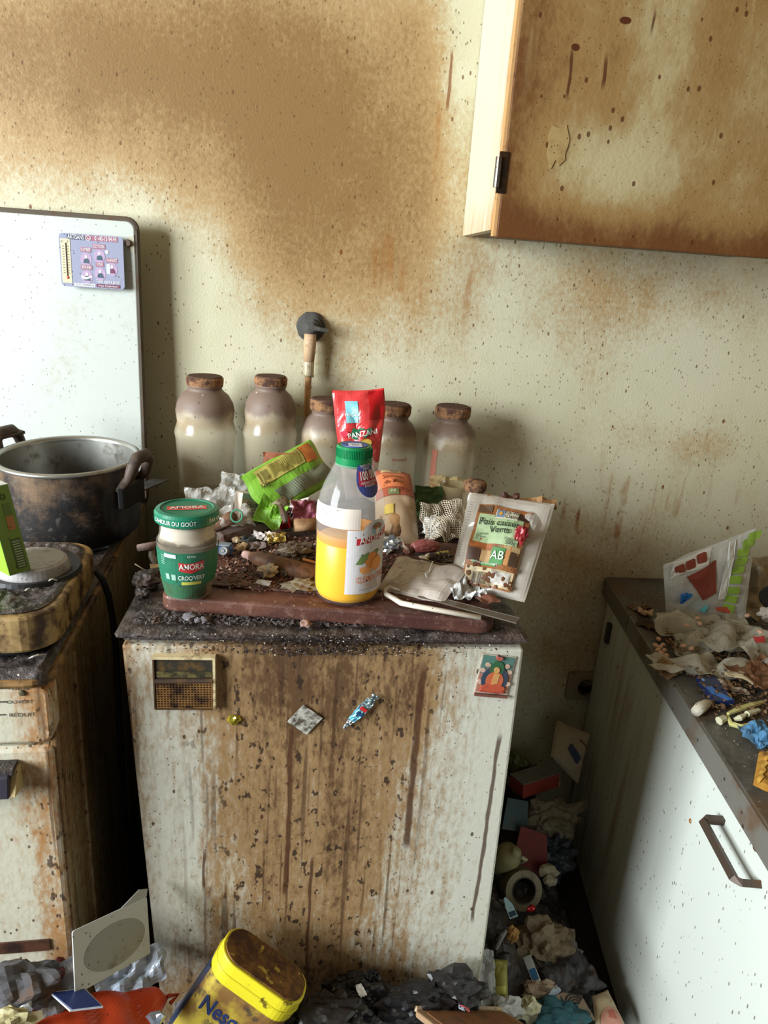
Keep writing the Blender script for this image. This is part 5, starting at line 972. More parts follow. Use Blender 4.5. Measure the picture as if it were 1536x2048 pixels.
# loose film and wrapper at the back right
scrap('dark_green_wrapper', (0.2205, -0.2700, 0.9676), .05, .06, 86, plain((62, 92, 46), .4, .3), 'dark green wrapper between semolina packet and drinking glass', 'wrapper', .008, 40, 0, 62, 0, .0, .2)
scrap('yellowed_film', (0.2801, -0.1800, 0.9706), .09, .04, 87, clear((206, 182, 130), .4, .15, .3), 'yellowed clear film draped before the rightmost bottle', 'plastic film', .010, 40, -12, 40, 0, .004, .25)
scrap('brown_card', (-0.0483, -0.3000, 1.0298), .05, .05, 88, plain((150, 88, 60), .7, .4), 'rust brown card scrap behind the green packet', 'card', .004, 30, 0, 70, 0, .0, .1)
# ------------------------------------------------------------------ crumbs (nobody could count them)
def bits(name, label, cat, n, where, smin, smax, mat, seed, lift=0.):
    rd = random.Random(seed); v = []; f = []
    for _ in range(n):
        x, y, z = where(rd); s = rd.uniform(smin, smax); a = rd.uniform(0, 6.3); e = rd.uniform(.35, 1.)
        dx, dy = math.cos(a)*s, math.sin(a)*s; o = len(v); h = s*rd.uniform(.3, .9)
        v += [(x-dx, y-dy, z), (x+dx, y+dy, z+rd.uniform(0, h)), (x-dy*e, y+dx*e, z+rd.uniform(0, h)), (x+dy*.3, y-dx*.3, z+h)]
        f += [(o, o+1, o+2), (o, o+3, o+1), (o+1, o+3, o+2), (o+2, o+3, o)]
    mb = MB(); mb.v = v; mb.f = f; return obj(name, mb, mat, label=label, cat=cat, kind='stuff')
BD = lambda rd, x0, x1, y0, y1, z: (rd.uniform(x0, x1), rd.uniform(y0, y1), z)
def on_board(rd):
    u, v = rd.betavariate(1.6, 2.2), rd.betavariate(2.0, 1.6); a = math.radians(-7); x, y = .04+u*.30, .02+v*.22
    return (-.184+x*math.cos(a)-y*math.sin(a), -.606+x*math.sin(a)+y*math.cos(a), .9410)
def near_back(rd): return (rd.uniform(-.20, .28), rd.uniform(-.38, -.16), .9165)
def lip(rd):
    x = rd.uniform(-.21, .27); return (x, -.645+rd.uniform(0, .03)-.02*(x+.2)*0, .9165)
def frontedge(rd):
    x = rd.gauss(.03, .09); x = max(-.2, min(.27, x)); return (x, -.662-rd.uniform(0, .003), rd.uniform(.884, .914))
bits('brown_crumbs', 'pinkish brown crumbs scattered over the chopping board', 'crumbs', 2600, on_board, .0012, .0034, plain((150, 106, 88), .8, .3), 1)
bits('dark_crumbs', 'dark crumbs and dirt mixed into the rubbish on the board', 'crumbs', 1500, on_board, .0015, .005, plain((70, 52, 46), .8, .3), 2)
bits('pale_crumbs', 'pale flakes scattered over the chopping board', 'crumbs', 420, on_board, .0012, .0036, plain((206, 186, 164), .8, .2), 3)
bits('back_dirt', 'dark dirt and scraps behind the chopping board', 'dirt', 1400, near_back, .003, .010, plain((72, 58, 48), .9, .5), 4)
bits('lip_dirt', 'grey dirt along the front lip of the refrigerator top', 'dirt', 1300, lip, .0015, .0045, plain((92, 84, 84), .9, .5), 5)
bits('lip_flakes', 'pale flakes along the front edge under the chopping board', 'flakes', 200, frontedge, .0008, .0019, plain((206, 190, 180), .8, .1), 6)
bits('edge_fluff', 'dark greasy fluff hanging from the front edge of the top', 'fluff', 900, frontedge, .0012, .0034, plain((62, 50, 46), .9, .4), 7)
# ------------------------------------------------------------------ things stuck on the fridge door
yd = -.6575
c = (-0.0832, -0.6600, 0.7852); o = obj('yellow_foil', crumple(.0085, .004, .008, 91, .5, 2), foil((214, 196, 70)), label='scrap of yellow foil stuck on the fridge door', cat='foil'); o.location = (c[0], yd-.002, c[2])
c = (0.0091, -0.6600, 0.7851); o = obj('paper_diamond', MB().quadgrid([[(-.0165+.033*i/8, .0006*noise.noise(Vector((i, j, 3)))*2, -.0165+.033*j/8) for j in range(9)] for i in range(9)]), plain((190, 186, 174), .8, .9, (74, 62, 50), scale=80), label='grey mouldy paper square stuck diagonally on the fridge door', cat='paper', solid=.001); o.location = (c[0], yd-.002, c[2]); o.rotation_euler = (0, math.radians(38), 0)
c = (0.0831, -0.6600, 0.8023); f = thing('sweet_wrapper', 'twisted blue and silver sweet wrapper stuck on the fridge door', 'wrapper', (c[0], yd-.004, c[2])); f.rotation_euler = (0, math.radians(-38-90+180), 0)
def wr(z0, z1, ws, col, nm, nseed): return obj(nm, MB().quadgrid([[((-.5+i/6)*(ws[0]+(ws[1]-ws[0])*j/8), -.003*abs(noise.noise(Vector((i*.8, j*.9, nseed))))*2, z0+(z1-z0)*j/8) for j in range(9)] for i in range(7)]), col, f, solid=.0008)
f.rotation_euler = (0, math.radians(38), 0)
wr(-.021, .004, (.010, .015), plain((112, 186, 214), .3, .1), 'wrapper_body', 1); wr(.004, .020, (.014, .012), foil((170, 196, 206)), 'wrapper_top', 2); wr(.020, .029, (.006, .010), foil((150, 170, 176)), 'twist_end', 3); wr(-.036, -.021, (.003, .009), foil((176, 186, 190)), 'twist_end', 4)
obj('red_print', MB().box(-.005, .005, -.0045, -.003, .001, .006), M_red, f); obj('navy_print', MB().box(-.004, .006, -.0045, -.003, -.007, -.003), plain((44, 74, 120), .4, .1), f)
# painted holy picture
def build_picture():
    m, W, H = frame3((0.2328, -0.6578, 0.8246), (0.2837, -0.6578, 0.8201), (0.2352, -0.6578, 0.8937))
    f = thing('devotional_picture', 'small faded picture of a seated figure in orange robe on the fridge door', 'picture', mw=m)
    W = .046; H = .062
    obj('picture_card', MB().box(0, W, -.0012, .0004, 0, H), plain((190, 176, 160), .7, .5, scale=50), f)
    k = [0]
    def pl(nm, pts, col): k[0] += 1; y = -.0014-.0002*k[0]; return obj(nm, MB().prism([(a*W, b*H) for a, b in pts], y, -.001, 'y'), plain(col, .7, .35, scale=60), f)
    el = lambda cx, cy, a, b, s=0, e=360, n=18: [(cx+a*math.cos(math.radians(s+(e-s)*i/n)), cy+b*math.sin(math.radians(s+(e-s)*i/n))) for i in range(n+(0 if e-s == 360 else 1))]
    pl('painted_sky', [(.03, .55), (.97, .55), (.97, .98), (.03, .98)], (84, 122, 112)); pl('painted_ground', [(.03, .10), (.97, .10), (.97, .55), (.03, .55)], (176, 116, 96))
    for cx, cy in ((.10, .62), (.90, .62), (.22, .76), (.80, .76), (.10, .34), (.92, .34)): pl('painted_flower', el(cx, cy, .08, .055), (206, 170, 150))
    pl('painted_aureole', el(.5, .42, .40, .33), (54, 66, 84)); pl('painted_halo', el(.5, .68, .21, .20), (50, 96, 62)); pl('painted_throne', [(.12, .10), (.88, .10), (.80, .22), (.66, .28), (.34, .28), (.2, .22)], (172, 70, 52)); pl('painted_robe', el(.5, .40, .26, .22), (196, 98, 60))
    pl('painted_lap', el(.5, .22, .36, .10), (190, 82, 54)); pl('painted_chest', [(.42, .30), (.60, .34), (.62, .58), (.44, .58)], (204, 148, 88)); pl('painted_head', el(.5, .66, .085, .075), (204, 156, 92)); pl('painted_crown', el(.5, .95, .10, .05), (176, 90, 80)); pl('painted_border', [(.0, .0), (1, .0), (1, .055), (0, .055)], (120, 74, 62))
build_picture()
# ================================================================== things on the grey worktop
class QPouch(Pouch):
    """soft bag stretched between four real corner points"""
    def __init__(s, c00, c10, c11, c01, t, seed, wr=.006, fr=16):
        s.c = [Vector(q) for q in (c00, c10, c11, c01)]; s.t, s.seed, s.wr, s.fr = t, seed, wr, fr; s.o = (s.c[0]+s.c[1])/2
        s.n = ((s.c[1]-s.c[0]).cross(s.c[3]-s.c[0])).normalized(); s.w = (s.c[1]-s.c[0]).length; s.h = (s.c[3]-s.c[0]).length
    def pt(s, u, v, side, off=0.):
        a, b, c, d = s.c; p = (a*(1-u)+b*u)*(1-v)+(d*(1-u)+c*u)*v
        e = (max(0, 4*u*(1-u))**.6)*(max(0, 4*v*(1-v))**.45); q = p*s.fr+Vector((s.seed*2.3, s.seed, side*4.))
        wk = (abs(noise.noise(q))*2-.45)*s.wr+noise.noise(q*2.6)*s.wr*.45
        rg = noise.noise(Vector((u*5+s.seed, v*5, 1)))*.05*(1 if min(u, 1-u, v, 1-v) < .01 else 0)
        p = p+(s.c[3]-s.c[0])*rg*.6
        return p-s.o+s.n*(-side)*(s.t*.5*e+off+wk*(.3+.7*min(1, e*2)))
    def poly(s, uv, off=.003): return ringpoly(list(uv), lambda u, v: s.pt(u, v, -1, off))
def sq(cu, cv, a, b, r=0): c, s = math.cos(r), math.sin(r); return [(cu+x*a*c-y*b*s, cv+x*a*s+y*b*c) for x, y in ((-.4, -.5), (.4, -.5), (.5, -.35), (.5, .4), (.35, .5), (-.4, .5), (-.5, .35), (-.5, -.4))]
P = QPouch((0.7521, -0.2035, 0.7210), (0.8958, -0.2514, 0.7210), (0.9344, -0.1600, 0.9013), (0.7306, -0.1900, 0.8273), .03, 5, .006, 22)
f = thing('bread_bag', 'white plastic bag printed with brown and green squares at the back of the worktop', 'bag', tuple(P.o))
obj('bag_film', P.mesh(24, 24), clear((222, 220, 212), .40, .15, .25), f); mbz = plain((136, 62, 46), .45, .2); mgz = plain((142, 178, 66), .45, .2)
obj('white_band', P.poly([(.06, .70), (.48, .78), (.52, .99), (.10, .97)], .0022), plain((224, 220, 210), .45, .15), f)
for u, v in ((.17, .84), (.285, .86), (.405, .90)): obj('brown_square', P.poly(sq(u, v, .105, .13, .12), .004), mbz, f)
obj('brown_panel', P.poly([(.24, .68), (.56, .82), (.59, .40), (.44, .30)], .0032), mbz, f, label='large brown printed panel')
for i, (u, v) in enumerate(((.99, .93), (.93, .88), (.87, .80), (.85, .71), (.83, .62), (.81, .52), (.80, .40), (.78, .30), (.76, .20), (.745, .11))): obj('green_square', P.poly(sq(u, v, .15, .085, -.15), .004), mgz, f)
obj('white_band', P.poly([(.62, .30), (.70, .98), (.78, .98), (.72, .30)], .0026), plain((226, 226, 220), .45, .1), f)
mfilm = clear((212, 206, 188), .55, .12, .35)
for k, (p, w, h, am, yw, pt, lb) in enumerate((((0.7920, -0.3027, 0.7270), .20, .13, .020, 5, 8, 'big crumpled clear plastic bag in the middle of the worktop'), ((0.8411, -0.3545, 0.7350), .16, .16, .026, 40, 0, 'dirty clear plastic film at the right edge of the worktop'), ((0.7072, -0.4216, 0.7230), .17, .07, .022, -12, -8, 'cloudy plastic film rolled up in front of the clear bag'), ((0.7576, -0.2826, 0.7210), .09, .11, .020, 20, 6, 'stiff clear plastic pocket under the spilled beans'), ((0.9538, -0.1710, 0.7650), .13, .15, .03, -20, 50, 'greasy brown plastic bag behind the clear bags'))):
    scrap('plastic_bag', p, w, h, 110+k, mfilm if k != 4 else clear((166, 146, 116), .15, .3, .6), lb, 'plastic bag', am, 17, yw, pt, 0, .010, .25, 30)
lump('blue_wrapper', (0.7821, -0.2080, 0.7650), .017, .010, .014, 120, plain((40, 116, 198), .3, .05), 'bright blue crumpled wrapper below the brown squares', 'wrapper', .4, lev=3, lift=0)
scrap('cyan_film', (0.8058, -0.2126, 0.7450), .05, .02, 121, plain((92, 190, 206), .3, .1), 'cyan strip of wrapper below the bright blue wrapper', 'wrapper', .006, 40, -50, 40, 0, .004)
scrap('red_scrap', (0.8501, -0.2402, 0.7450), .03, .012, 122, plain((190, 84, 70), .4, .2), 'small red printed scrap at the foot of the green squares', 'scrap', .004, 40, 0, 30)
scrap('red_scrap', (0.8375, -0.3807, 0.7550), .02, .012, 123, plain((184, 62, 62), .4, .2), 'small red scrap at the right edge of the worktop', 'scrap', .004, 40, 0, 30)
# beans
bm_ = plain((222, 178, 150), .55, .15); proto = None
rd = random.Random(12); bean_px = [(0.6838, -0.3105, 0.7210), (0.6655, -0.3358, 0.7210), (0.6709, -0.3432, 0.7210), (0.6744, -0.3542, 0.7210), (0.6683, -0.3723, 0.7210), (0.6597, -0.3687, 0.7240), (0.6581, -0.3596, 0.7250), (0.6794, -0.3371, 0.7230), (0.6750, -0.3916, 0.7210), (0.6682, -0.4122, 0.7210), (0.6732, -0.4154, 0.7210),
    (0.7426, -0.2992, 0.7450), (0.7755, -0.2766, 0.7490), (0.7682, -0.2977, 0.7490), (0.7017, -0.3650, 0.7370), (0.7136, -0.3738, 0.7370), (0.8750, -0.2817, 0.7600), (0.8581, -0.3495, 0.7600)]
for i, p in enumerate(bean_px):
    if proto is None:
        o = obj('bean', crumple(.0066, .0046, .0042, 3, .12, 2), bm_, smooth=True); proto = o
    else: o = proto.copy(); COL.objects.link(o)
    lab = {0: 'single pale bean just above the bean cluster on the worktop edge', 8: 'pale bean below the cluster, upper one of three', 9: 'pale bean below the cluster, lower left of three', 10: 'pale bean below the cluster, lower right of three',
           11: 'pale bean on the stiff plastic pocket below the blue wrapper', 12: 'upper pale bean of the pair on the clear bag under the cyan strip', 13: 'lower pale bean of the pair on the clear bag under the cyan strip', 14: 'pale bean right of the bean cluster, left of two', 15: 'pale bean right of the bean cluster, right of two', 16: 'pale bean at the foot of the green squares', 17: 'pale bean nearest the right edge of the worktop'}.get(i, 'pale bean inside the tight cluster on the worktop edge')
    tag(o, lab, 'bean', 'pale beans spilled on the worktop')
    put(o, p, rd.uniform(0, 180), rd.uniform(-15, 15), 0)
# fluted paper, blue packet, roots and peels
o = obj('fluted_paper', MB().quadgrid([[((i/40-.5)*.055, (j/8-.5)*.040*(1+.2*math.sin(i*.3)), .0022*math.sin(i*1.57)+.004*math.sin(j*.6)) for j in range(9)] for i in range(41)]), plain((196, 180, 142), .7, .4), label='fluted cream paper cup flattened on the worktop', cat='paper', solid=.0006); put(o, (0.7589, -0.4535, 0.7350), 60, 12, 5)
m, W, H = frame3((0.6757, -0.5257, 0.7170), (0.7173, -0.5285, 0.7190), (0.7083, -0.4572, 0.7210))
f = thing('blue_packet', 'flat navy and sky blue packet lying on the worktop', 'packet', mw=m); obj('packet_card', MB().box(0, W*.8, -.010, 0, 0, H), plain((34, 48, 92), .3, .1), f, bevel=.001); obj('blue_flash', MB().prism([(W*.02, H*.62), (W*.3, H*.58), (W*.36, H*.40), (W*.78, H*.05), (W*.5, H*.02), (W*.10, H*.30)], -.0108, -.009, 'y'), plain((62, 118, 196), .3, .1), f); obj('spark_mark', MB().box(W*.12, W*.22, -.0108, -.009, H*.8, H*.9), plain((150, 176, 214), .3, .1), f)
stick('white_root', [(0.6266, -0.5540, 0.7250), (0.6381, -0.5460, 0.7270), (0.6555, -0.5334, 0.7260), (0.6731, -0.5233, 0.7230)], [.008, .0095, .0075, .003], plain((206, 198, 178), .8, .3), 'knobbly white ginger like root on the worktop edge', 'root', 9)
for k, (pts, r, lb) in enumerate((([(0.6785, -0.5592, 0.7250), (0.7031, -0.5486, 0.7270), (0.7333, -0.5374, 0.7270), (0.7596, -0.5259, 0.7250)], .0046, 'long yellow green peel behind the other peels'), ([(0.6766, -0.5617, 0.7230), (0.6723, -0.5798, 0.7210), (0.6867, -0.5875, 0.7210), (0.7134, -0.5801, 0.7230)], .0044, 'curved yellow green peel in front of the other peels'), ([(0.6835, -0.5694, 0.7210), (0.6924, -0.5698, 0.7250), (0.7034, -0.5648, 0.7270)], .0050, 'short pale peel between the two long peels'), ([(0.6568, -0.5720, 0.7210), (0.6693, -0.5670, 0.7230)], .0070, 'stubby pale green peel beside the blue packet'), ([(0.7085, -0.5621, 0.7270), (0.7358, -0.5512, 0.7270)], .0050, 'straight pale peel nearest the right edge'))):
    stick('vegetable_peel', pts, [r*.6]+[r]*(len(pts)-2)+[r*.6] if len(pts) > 2 else [r, r*.7], plain((204, 196, 128) if k in (0, 1) else (206, 202, 168), .6, .35), lb, 'peel', 7, False)
scrap('blue_film', (0.7048, -0.6100, 0.7210), .06, .05, 131, plain((84, 132, 170), .25, .2), 'crumpled translucent blue film at the right edge below the peels', 'plastic film', .012, 45, 20, 10)
P2 = QPouch((0.6225, -0.7175, 0.7210), (0.6497, -0.7470, 0.7210), (0.7130, -0.6513, 0.7270), (0.6708, -0.6532, 0.7270), .016, 9, .003, 40)
f = thing('gold_packet', 'golden brown snack packet at the right edge of the worktop', 'packet', tuple(P2.o)); obj('packet_skin', P2.mesh(12, 12), plain((176, 126, 52), .35, .3), f)
for i in range(5): obj('scale_print', P2.poly(sq(.18+.04*i, .15+.18*i, .22, .12, .8), .002), plain((206, 158, 70), .4, .3), f)
c = (0.9406, -0.2494, 0.7850); o = obj('black_lid', MB().lathe([(0, .010), (.022, .010), (.024, .007), (.024, 0)], 28), plain((30, 28, 28), .4, .2), label='black round jar lid at the right edge of the worktop', cat='lid'); put(o, c, 0, 60, -15)
lump('white_crumple', (0.9204, -0.2790, 0.7550), .016, .014, .012, 133, plain((196, 188, 176), .5, .4), 'white crumpled paper at the right edge beneath the black lid', 'paper', .5)
for k, (p, w, h, col, yw, lb) in enumerate((((0.7129, -0.1672, 0.7170), .05, .03, (120, 104, 88), 30, 'grey crust flaking at the back of the worktop'), ((0.7078, -0.2012, 0.7190), .03, .025, (196, 162, 132), -20, 'pinkish dried flake at the worktop edge'), ((0.6948, -0.2520, 0.7180), .05, .03, (70, 54, 46), -50, 'dark crust at the worktop edge above the beans'), ((0.6492, -0.4176, 0.7180), .04, .05, (150, 122, 88), -60, 'tan crust below the spilled beans'), ((0.7942, -0.4594, 0.7350), .09, .07, (128, 88, 62), 20, 'brown mash smeared at the right edge of the worktop'), ((0.7246, -0.4803, 0.7230), .07, .015, (176, 160, 140), -40, 'stiff greyish strip right of the blue packet'))):
    scrap('dried_crust', p, w, h, 140+k, plain(col, .8, .7), lb, 'crust', .008, 45, yw, 4, 0, .004, .4, 14, .0015)
def on_ctr(rd): s = rd.uniform(0.02, .30); t = rd.uniform(.02, .9); return (.702+.012+s*.99-t*.132+.0, -s*.132-t*.991+.0, .7155)
def on_ctr2(rd): s = rd.uniform(.02, .24); t = rd.uniform(.25, .56); return (.702+.012+s*.99-t*.132, -s*.132-t*.991, .716+rd.uniform(0, .02))
bits('worktop_crumbs', 'pale crumbs and grit over the grey worktop', 'crumbs', 900, on_ctr, .001, .003, plain((160, 142, 120), .8, .4), 21)
bits('worktop_mash', 'brown dirt under the plastic bags on the worktop', 'dirt', 1500, on_ctr2, .002, .007, plain((120, 92, 64), .8, .5), 22)
# ================================================================== rubbish on the floor
t = NT('rubbish_dark'); n = t.noise(12, 5, .65); c = t.mix(t.ss(n, .4, .65), srgb(46, 42, 42), srgb(84, 74, 66)); c = t.mix(t.mul(t.ss(t.noise(30, 4, .6, (1, 1, 1), (3, 2, 1)), .6, .7), .5), c, srgb(140, 130, 120)); M_heap = t.fin(c, .55, t.noise(50, 3), .7, .004, .5)
def heap(name, label, x0, x1, y0, y1, hf, nx, ny):
    o = MB().quadgrid([[(x, y, max(.002, hf(x, y)+.030*noise.noise(Vector((x*16, y*16, 2)))+.022*abs(noise.noise(Vector((x*40, y*40, 6)))))) for y in [y0+(y1-y0)*j/ny for j in range(ny+1)]] for x in [x0+(x1-x0)*i/nx for i in range(nx+1)]])
    return obj(name, o, M_heap, label=label, cat='rubbish', kind='stuff')
sm = lambda a, b, x: (lambda t: t*t*(3-2*t))(max(0, min(1, (x-a)/(b-a))))
heap('rubbish_heap', 'dark rubbish piled in front of the refrigerator and cooker', -.62, .55, -1.05, -.735, lambda x, y: .24-.20*sm(.20, .50, x), 90, 30)
heap('rubbish_heap', 'dark rubbish at the foot of the refrigerator door', -.17, .585, -.735, -.668, lambda x, y: .265-.22*sm(.20, .46, x), 60, 10)
heap('rubbish_heap', 'dark rubbish in the narrow gap beside the cooker', -.285, -.222, -.735, -.02, lambda x, y: .19-.10*sm(-.55, -.2, y), 14, 50)
heap('rubbish_heap', 'dark rubbish between the refrigerator and the base cabinet', .312, .60, -.664, -.02, lambda x, y: (.16-.13*sm(.36, .60, x))*(1-.4*sm(-.45, -.65, y))+.08*sm(-.35, -.05, y), 40, 70)
# --- left group
m, W, H = frame3((-0.2608, -0.8000, 0.4878), (-0.1889, -0.7150, 0.4502), (-0.2803, -0.7750, 0.5544))
f = thing('window_envelope', 'white square card sleeve with oval window leaning at the gap by the cooker', 'envelope', mw=m)
R = rrect(0, W*.98, 0, H, .003); obj('sleeve', MB().prism(R, -.0008, .0008, 'y'), plain((206, 208, 206), .6, .12), f)
el = [(W*(.52+.40*math.cos(a*math.pi/20)), H*(.46+.36*math.sin(a*math.pi/20))) for a in range(40)]; obj('oval_window', MB().prism(el, -.0014, -.0008, 'y'), plain((150, 148, 140), .35, .35), f, label='oval greyish plastic window'); obj('torn_top', MB().prism([(W*.62, H), (W*.98, H), (W*1.0, H*1.13), (W*.88, H*1.18)], -.0006, .0006, 'y'), plain((176, 176, 172), .6, .2), f)
scrap('silver_bag', (-0.2185, -0.7100, 0.4224), .09, .05, 151, clear((196, 206, 220), .2, .12, .1), 'silvery plastic bag under the card sleeve', 'plastic bag', .016, 40, 20, 25, 0, -.01, .2, 16)
P = QPouch((-0.3109, -0.8400, 0.4798), (-0.1743, -0.8000, 0.4125), (-0.1647, -0.7300, 0.3849), (-0.2753, -0.7800, 0.4550), .05, 12, .012, 14)
f = thing('orange_bag', 'orange red plastic bag crumpled on the floor in front of the cooker', 'bag', tuple(P.o)); obj('bag_skin', P.mesh(26, 18), plain((206, 72, 34), .4, .15, (120, 40, 24)), f); obj('bag_handle', MB().tube([P.pt(.98, .95, -1), P.pt(1.0, 1.02, -1)+Vector((.012, 0, .002)), P.pt(1.0, .85, -1)+Vector((.004, 0, -.004))], .003, 6), plain((206, 72, 34), .4, .15), f)
m, W, H = frame3((-0.2543, -0.8350, 0.5083), (-0.2203, -0.8250, 0.4990), (-0.2818, -0.8150, 0.5008))
f = thing('blue_card', 'blue printed card lying on the orange bag', 'card', mw=m); obj('card_sheet', MB().prism([(0, 0), (W, 0), (W*.55, H*1.6), (-.02, H*1.6)], -.001, .001, 'y'), plain((200, 206, 216), .5, .1), f); obj('blue_print', MB().prism([(.002, .001), (W*.94, .001), (W*.52, H*1.5), (-.018, H*1.5)], -.0016, .0, 'y'), plain((44, 60, 118), .4, .15), f)
scrap('grey_plastic', (-0.2816, -0.7900, 0.4885), .05, .05, 152, clear((150, 150, 156), .3, .15, .3), 'folded grey plastic sheet beside the card sleeve', 'plastic', .01, 30, 40, 40, 0, 0, .2)
lump('dark_red_can', (-0.2939, -0.7700, 0.4759), .020, .020, .026, 153, plain((92, 32, 32), .4, .3), 'dark red crushed carton at the foot of the cooker', 'carton', .25, lift=0)
lump('grey_rag', (-0.3343, -0.7900, 0.4915), .06, .03, .03, 154, plain((84, 82, 84), .9, .5), 'dusty grey rag at the foot of the cooker', 'rag', .28, lev=4, lift=0)
lump('foil_ball', (-0.3056, -0.8300, 0.5047), .010, .008, .009, 155, foil((196, 206, 220)), 'shiny foil ball left of the orange bag', 'foil', .5, lev=2, lift=0)
lump('yellow_paper', (-0.3207, -0.8400, 0.5049), .024, .012, .014, 156, plain((176, 166, 122), .6, .4), 'crumpled yellowish paper in the bottom left corner', 'paper', .5, lev=3, lift=0)
lump('foil_ball', (-0.1659, -0.8000, 0.4404), .010, .008, .009, 157, foil((180, 186, 200)), 'shiny foil scrap right of the orange bag', 'foil', .5, lev=2, lift=0)
# --- yellow cocoa tin
def build_tin():
    top = Vector((-0.0327, -0.7350, 0.4458)); ax = Vector((.50, .10, .86)).normalized(); lx = (Vector((.95, -.22, 0))); lx = (lx-ax*lx.dot(ax)).normalized(); ly = ax.cross(lx)
    Hh = .155; base = top-ax*Hh; m = Matrix.Translation(base) @ Matrix((lx, ly, ax)).transposed().to_4x4()
    f = thing('cocoa_tin', 'leaning yellow cocoa tin with rusty brown lid in front of the refrigerator', 'tin', mw=m)
    a, b = .064, .033; r = .028
    t = NT('old_tin_paint'); n = t.noise(30, 5, .65); n2 = t.noise(12, 4, .6, (1, 1, 1), (2, 0, 1)); c = t.mix(t.ss(n2, .40, .55), srgb(200, 176, 66), srgb(132, 96, 52)); c = t.mix(t.mul(t.ss(n, .55, .65), .8), c, srgb(60, 52, 48)); mt = t.fin(c, .45, n, .3, .001)
    obj('tin_body', MB().prism(rrect(-a, a, -b, b, r, 8), 0, Hh-.030), mt, f, smooth=False)
    t = NT('yellow_lid_paint'); n = t.noise(40, 4, .65); c = t.mix(t.mul(t.ss(n, .58, .66), .9), srgb(224, 208, 44), srgb(86, 60, 30)); ml = t.fin(c, .4, n, .2, .001)
    ld = obj('tin_lid', MB().prism(rrect(-a-.002, a+.002, -b-.002, b+.002, r+.002, 8), Hh-.034, Hh-.001), ml, f, bevel=.002, label='yellow lid band')
    obj('lid_bead', MB().tube([(p[0], p[1], Hh-.018) for p in rrect(-a-.002, a+.002, -b-.002, b+.002, r+.002, 8)]+[(a+.002, b-r, Hh-.018)], .0014, 6), ml, ld)
    t = NT('rusted_lid_top'); n = t.noise(35, 5, .7); c = t.mix(t.ss(n, .40, .66), srgb(70, 42, 28), srgb(132, 94, 44)); c = t.mix(t.ss(t.noise(60, 3, .6, (1, 1, 1), (1, 5, 2)), .62, .68), c, srgb(190, 166, 70)); mr = t.fin(c, .6, n, .5, .002)
    obj('lid_top', MB().prism(rrect(-a+.002, a-.002, -b+.002, b-.002, r-.002, 8), Hh-.002, Hh+.001), mr, ld, label='rust brown lid top')
    def fn(x, z): # long front side of the tin, facing the camera
        return Vector((x, -b-.0008, z))
    txt('Nesquik', .024, -.004, Hh-.072, 0, plain((40, 58, 104), .45, .5, (70, 54, 40)), f, .80, .03, fn)
    obj('blue_band', MB().box(-a-.0006, -.034, -.018, .018, .0, Hh-.036), plain((54, 70, 100), .45, .5), f)
build_tin()
# --- along the foot of the refrigerator
for k, (p, s, col, lb) in enumerate((((0.1012, -0.7000, 0.3328), (.05, .03, .03), (22, 21, 23), 'black plastic bag at the foot of the fridge door'), ((0.1849, -0.7200, 0.3341), (.06, .03, .03), (30, 28, 30), 'dark grey plastic bag in front of the fridge door'), ((0.1198, -0.6900, 0.3472), (.012, .008, .02), (30, 28, 28), 'black charred stick leaning on the fridge door'), ((0.0581, -0.7500, 0.3586), (.05, .03, .025), (36, 33, 32), 'dark crumpled sack beside the cocoa tin'), ((0.2454, -0.7000, 0.3293), (.05, .03, .03), (42, 40, 40), 'charcoal grey crumpled sack at the right foot of the fridge'))):
    lump('rubbish_bag' if k != 2 else 'charred_stick', p, *s, 160+k, plain(col, .35, .25, (90, 80, 70)), lb, 'bag' if k != 2 else 'stick', .28, lev=4, lift=0, freq=2.0)
for k, (p, w, h, col, lb) in enumerate((((0.0731, -0.7000, 0.3466), .018, .010, (150, 144, 136), 'pale scrap on the black bag by the cocoa tin'), ((0.1034, -0.7200, 0.3643), .010, .016, (196, 190, 180), 'white sliver standing in front of the fridge door'), ((0.0888, -0.7600, 0.3676), .030, .006, (176, 168, 150), 'thin pale twig below the white sliver'), ((0.2066, -0.7300, 0.3413), .014, .012, (188, 190, 200), 'bluish white scrap left of the cardboard tray'), ((0.2487, -0.7200, 0.3343), .034, .016, (196, 212, 232), 'light blue scrap above the cardboard tray'), ((0.2544, -0.7400, 0.3490), .016, .008, (206, 96, 96), 'pink scrap touching the light blue scrap'), ((0.1543, -0.7200, 0.3462), .012, .008, (170, 160, 150), 'small grey scrap in front of the fridge door'))):
    scrap('litter_scrap', p, w, h, 170+k, plain(col, .5, .2), lb, 'scrap', .006, 60, 30*k, 40, 0, .004)
m, W, H = frame3((0.1956, -0.7800, 0.3750), (0.3465, -0.7400, 0.3081), (0.2104, -0.7350, 0.3388))
f = thing('cardboard_tray', 'soggy tan cardboard tray edge at the bottom of the picture', 'tray', mw=m); mc = plain((160, 128, 96), .8, .4)
obj('tray_rim', MB().prism(rrect(0, W, -.02, H, .012), -.004, .004, 'y'), mc, f, bevel=.002); obj('tray_inner', MB().prism(rrect(.012, W-.012, -.02, H-.010, .01), -.006, -.003, 'y'), plain((128, 84, 48), .7, .5), f); obj('tray_fold', MB().tube([(0.004, -.004, H), (W*.5, -.005, H+.003), (W-.004, -.004, H)], .004, 7), plain((190, 164, 134), .8, .3), f)
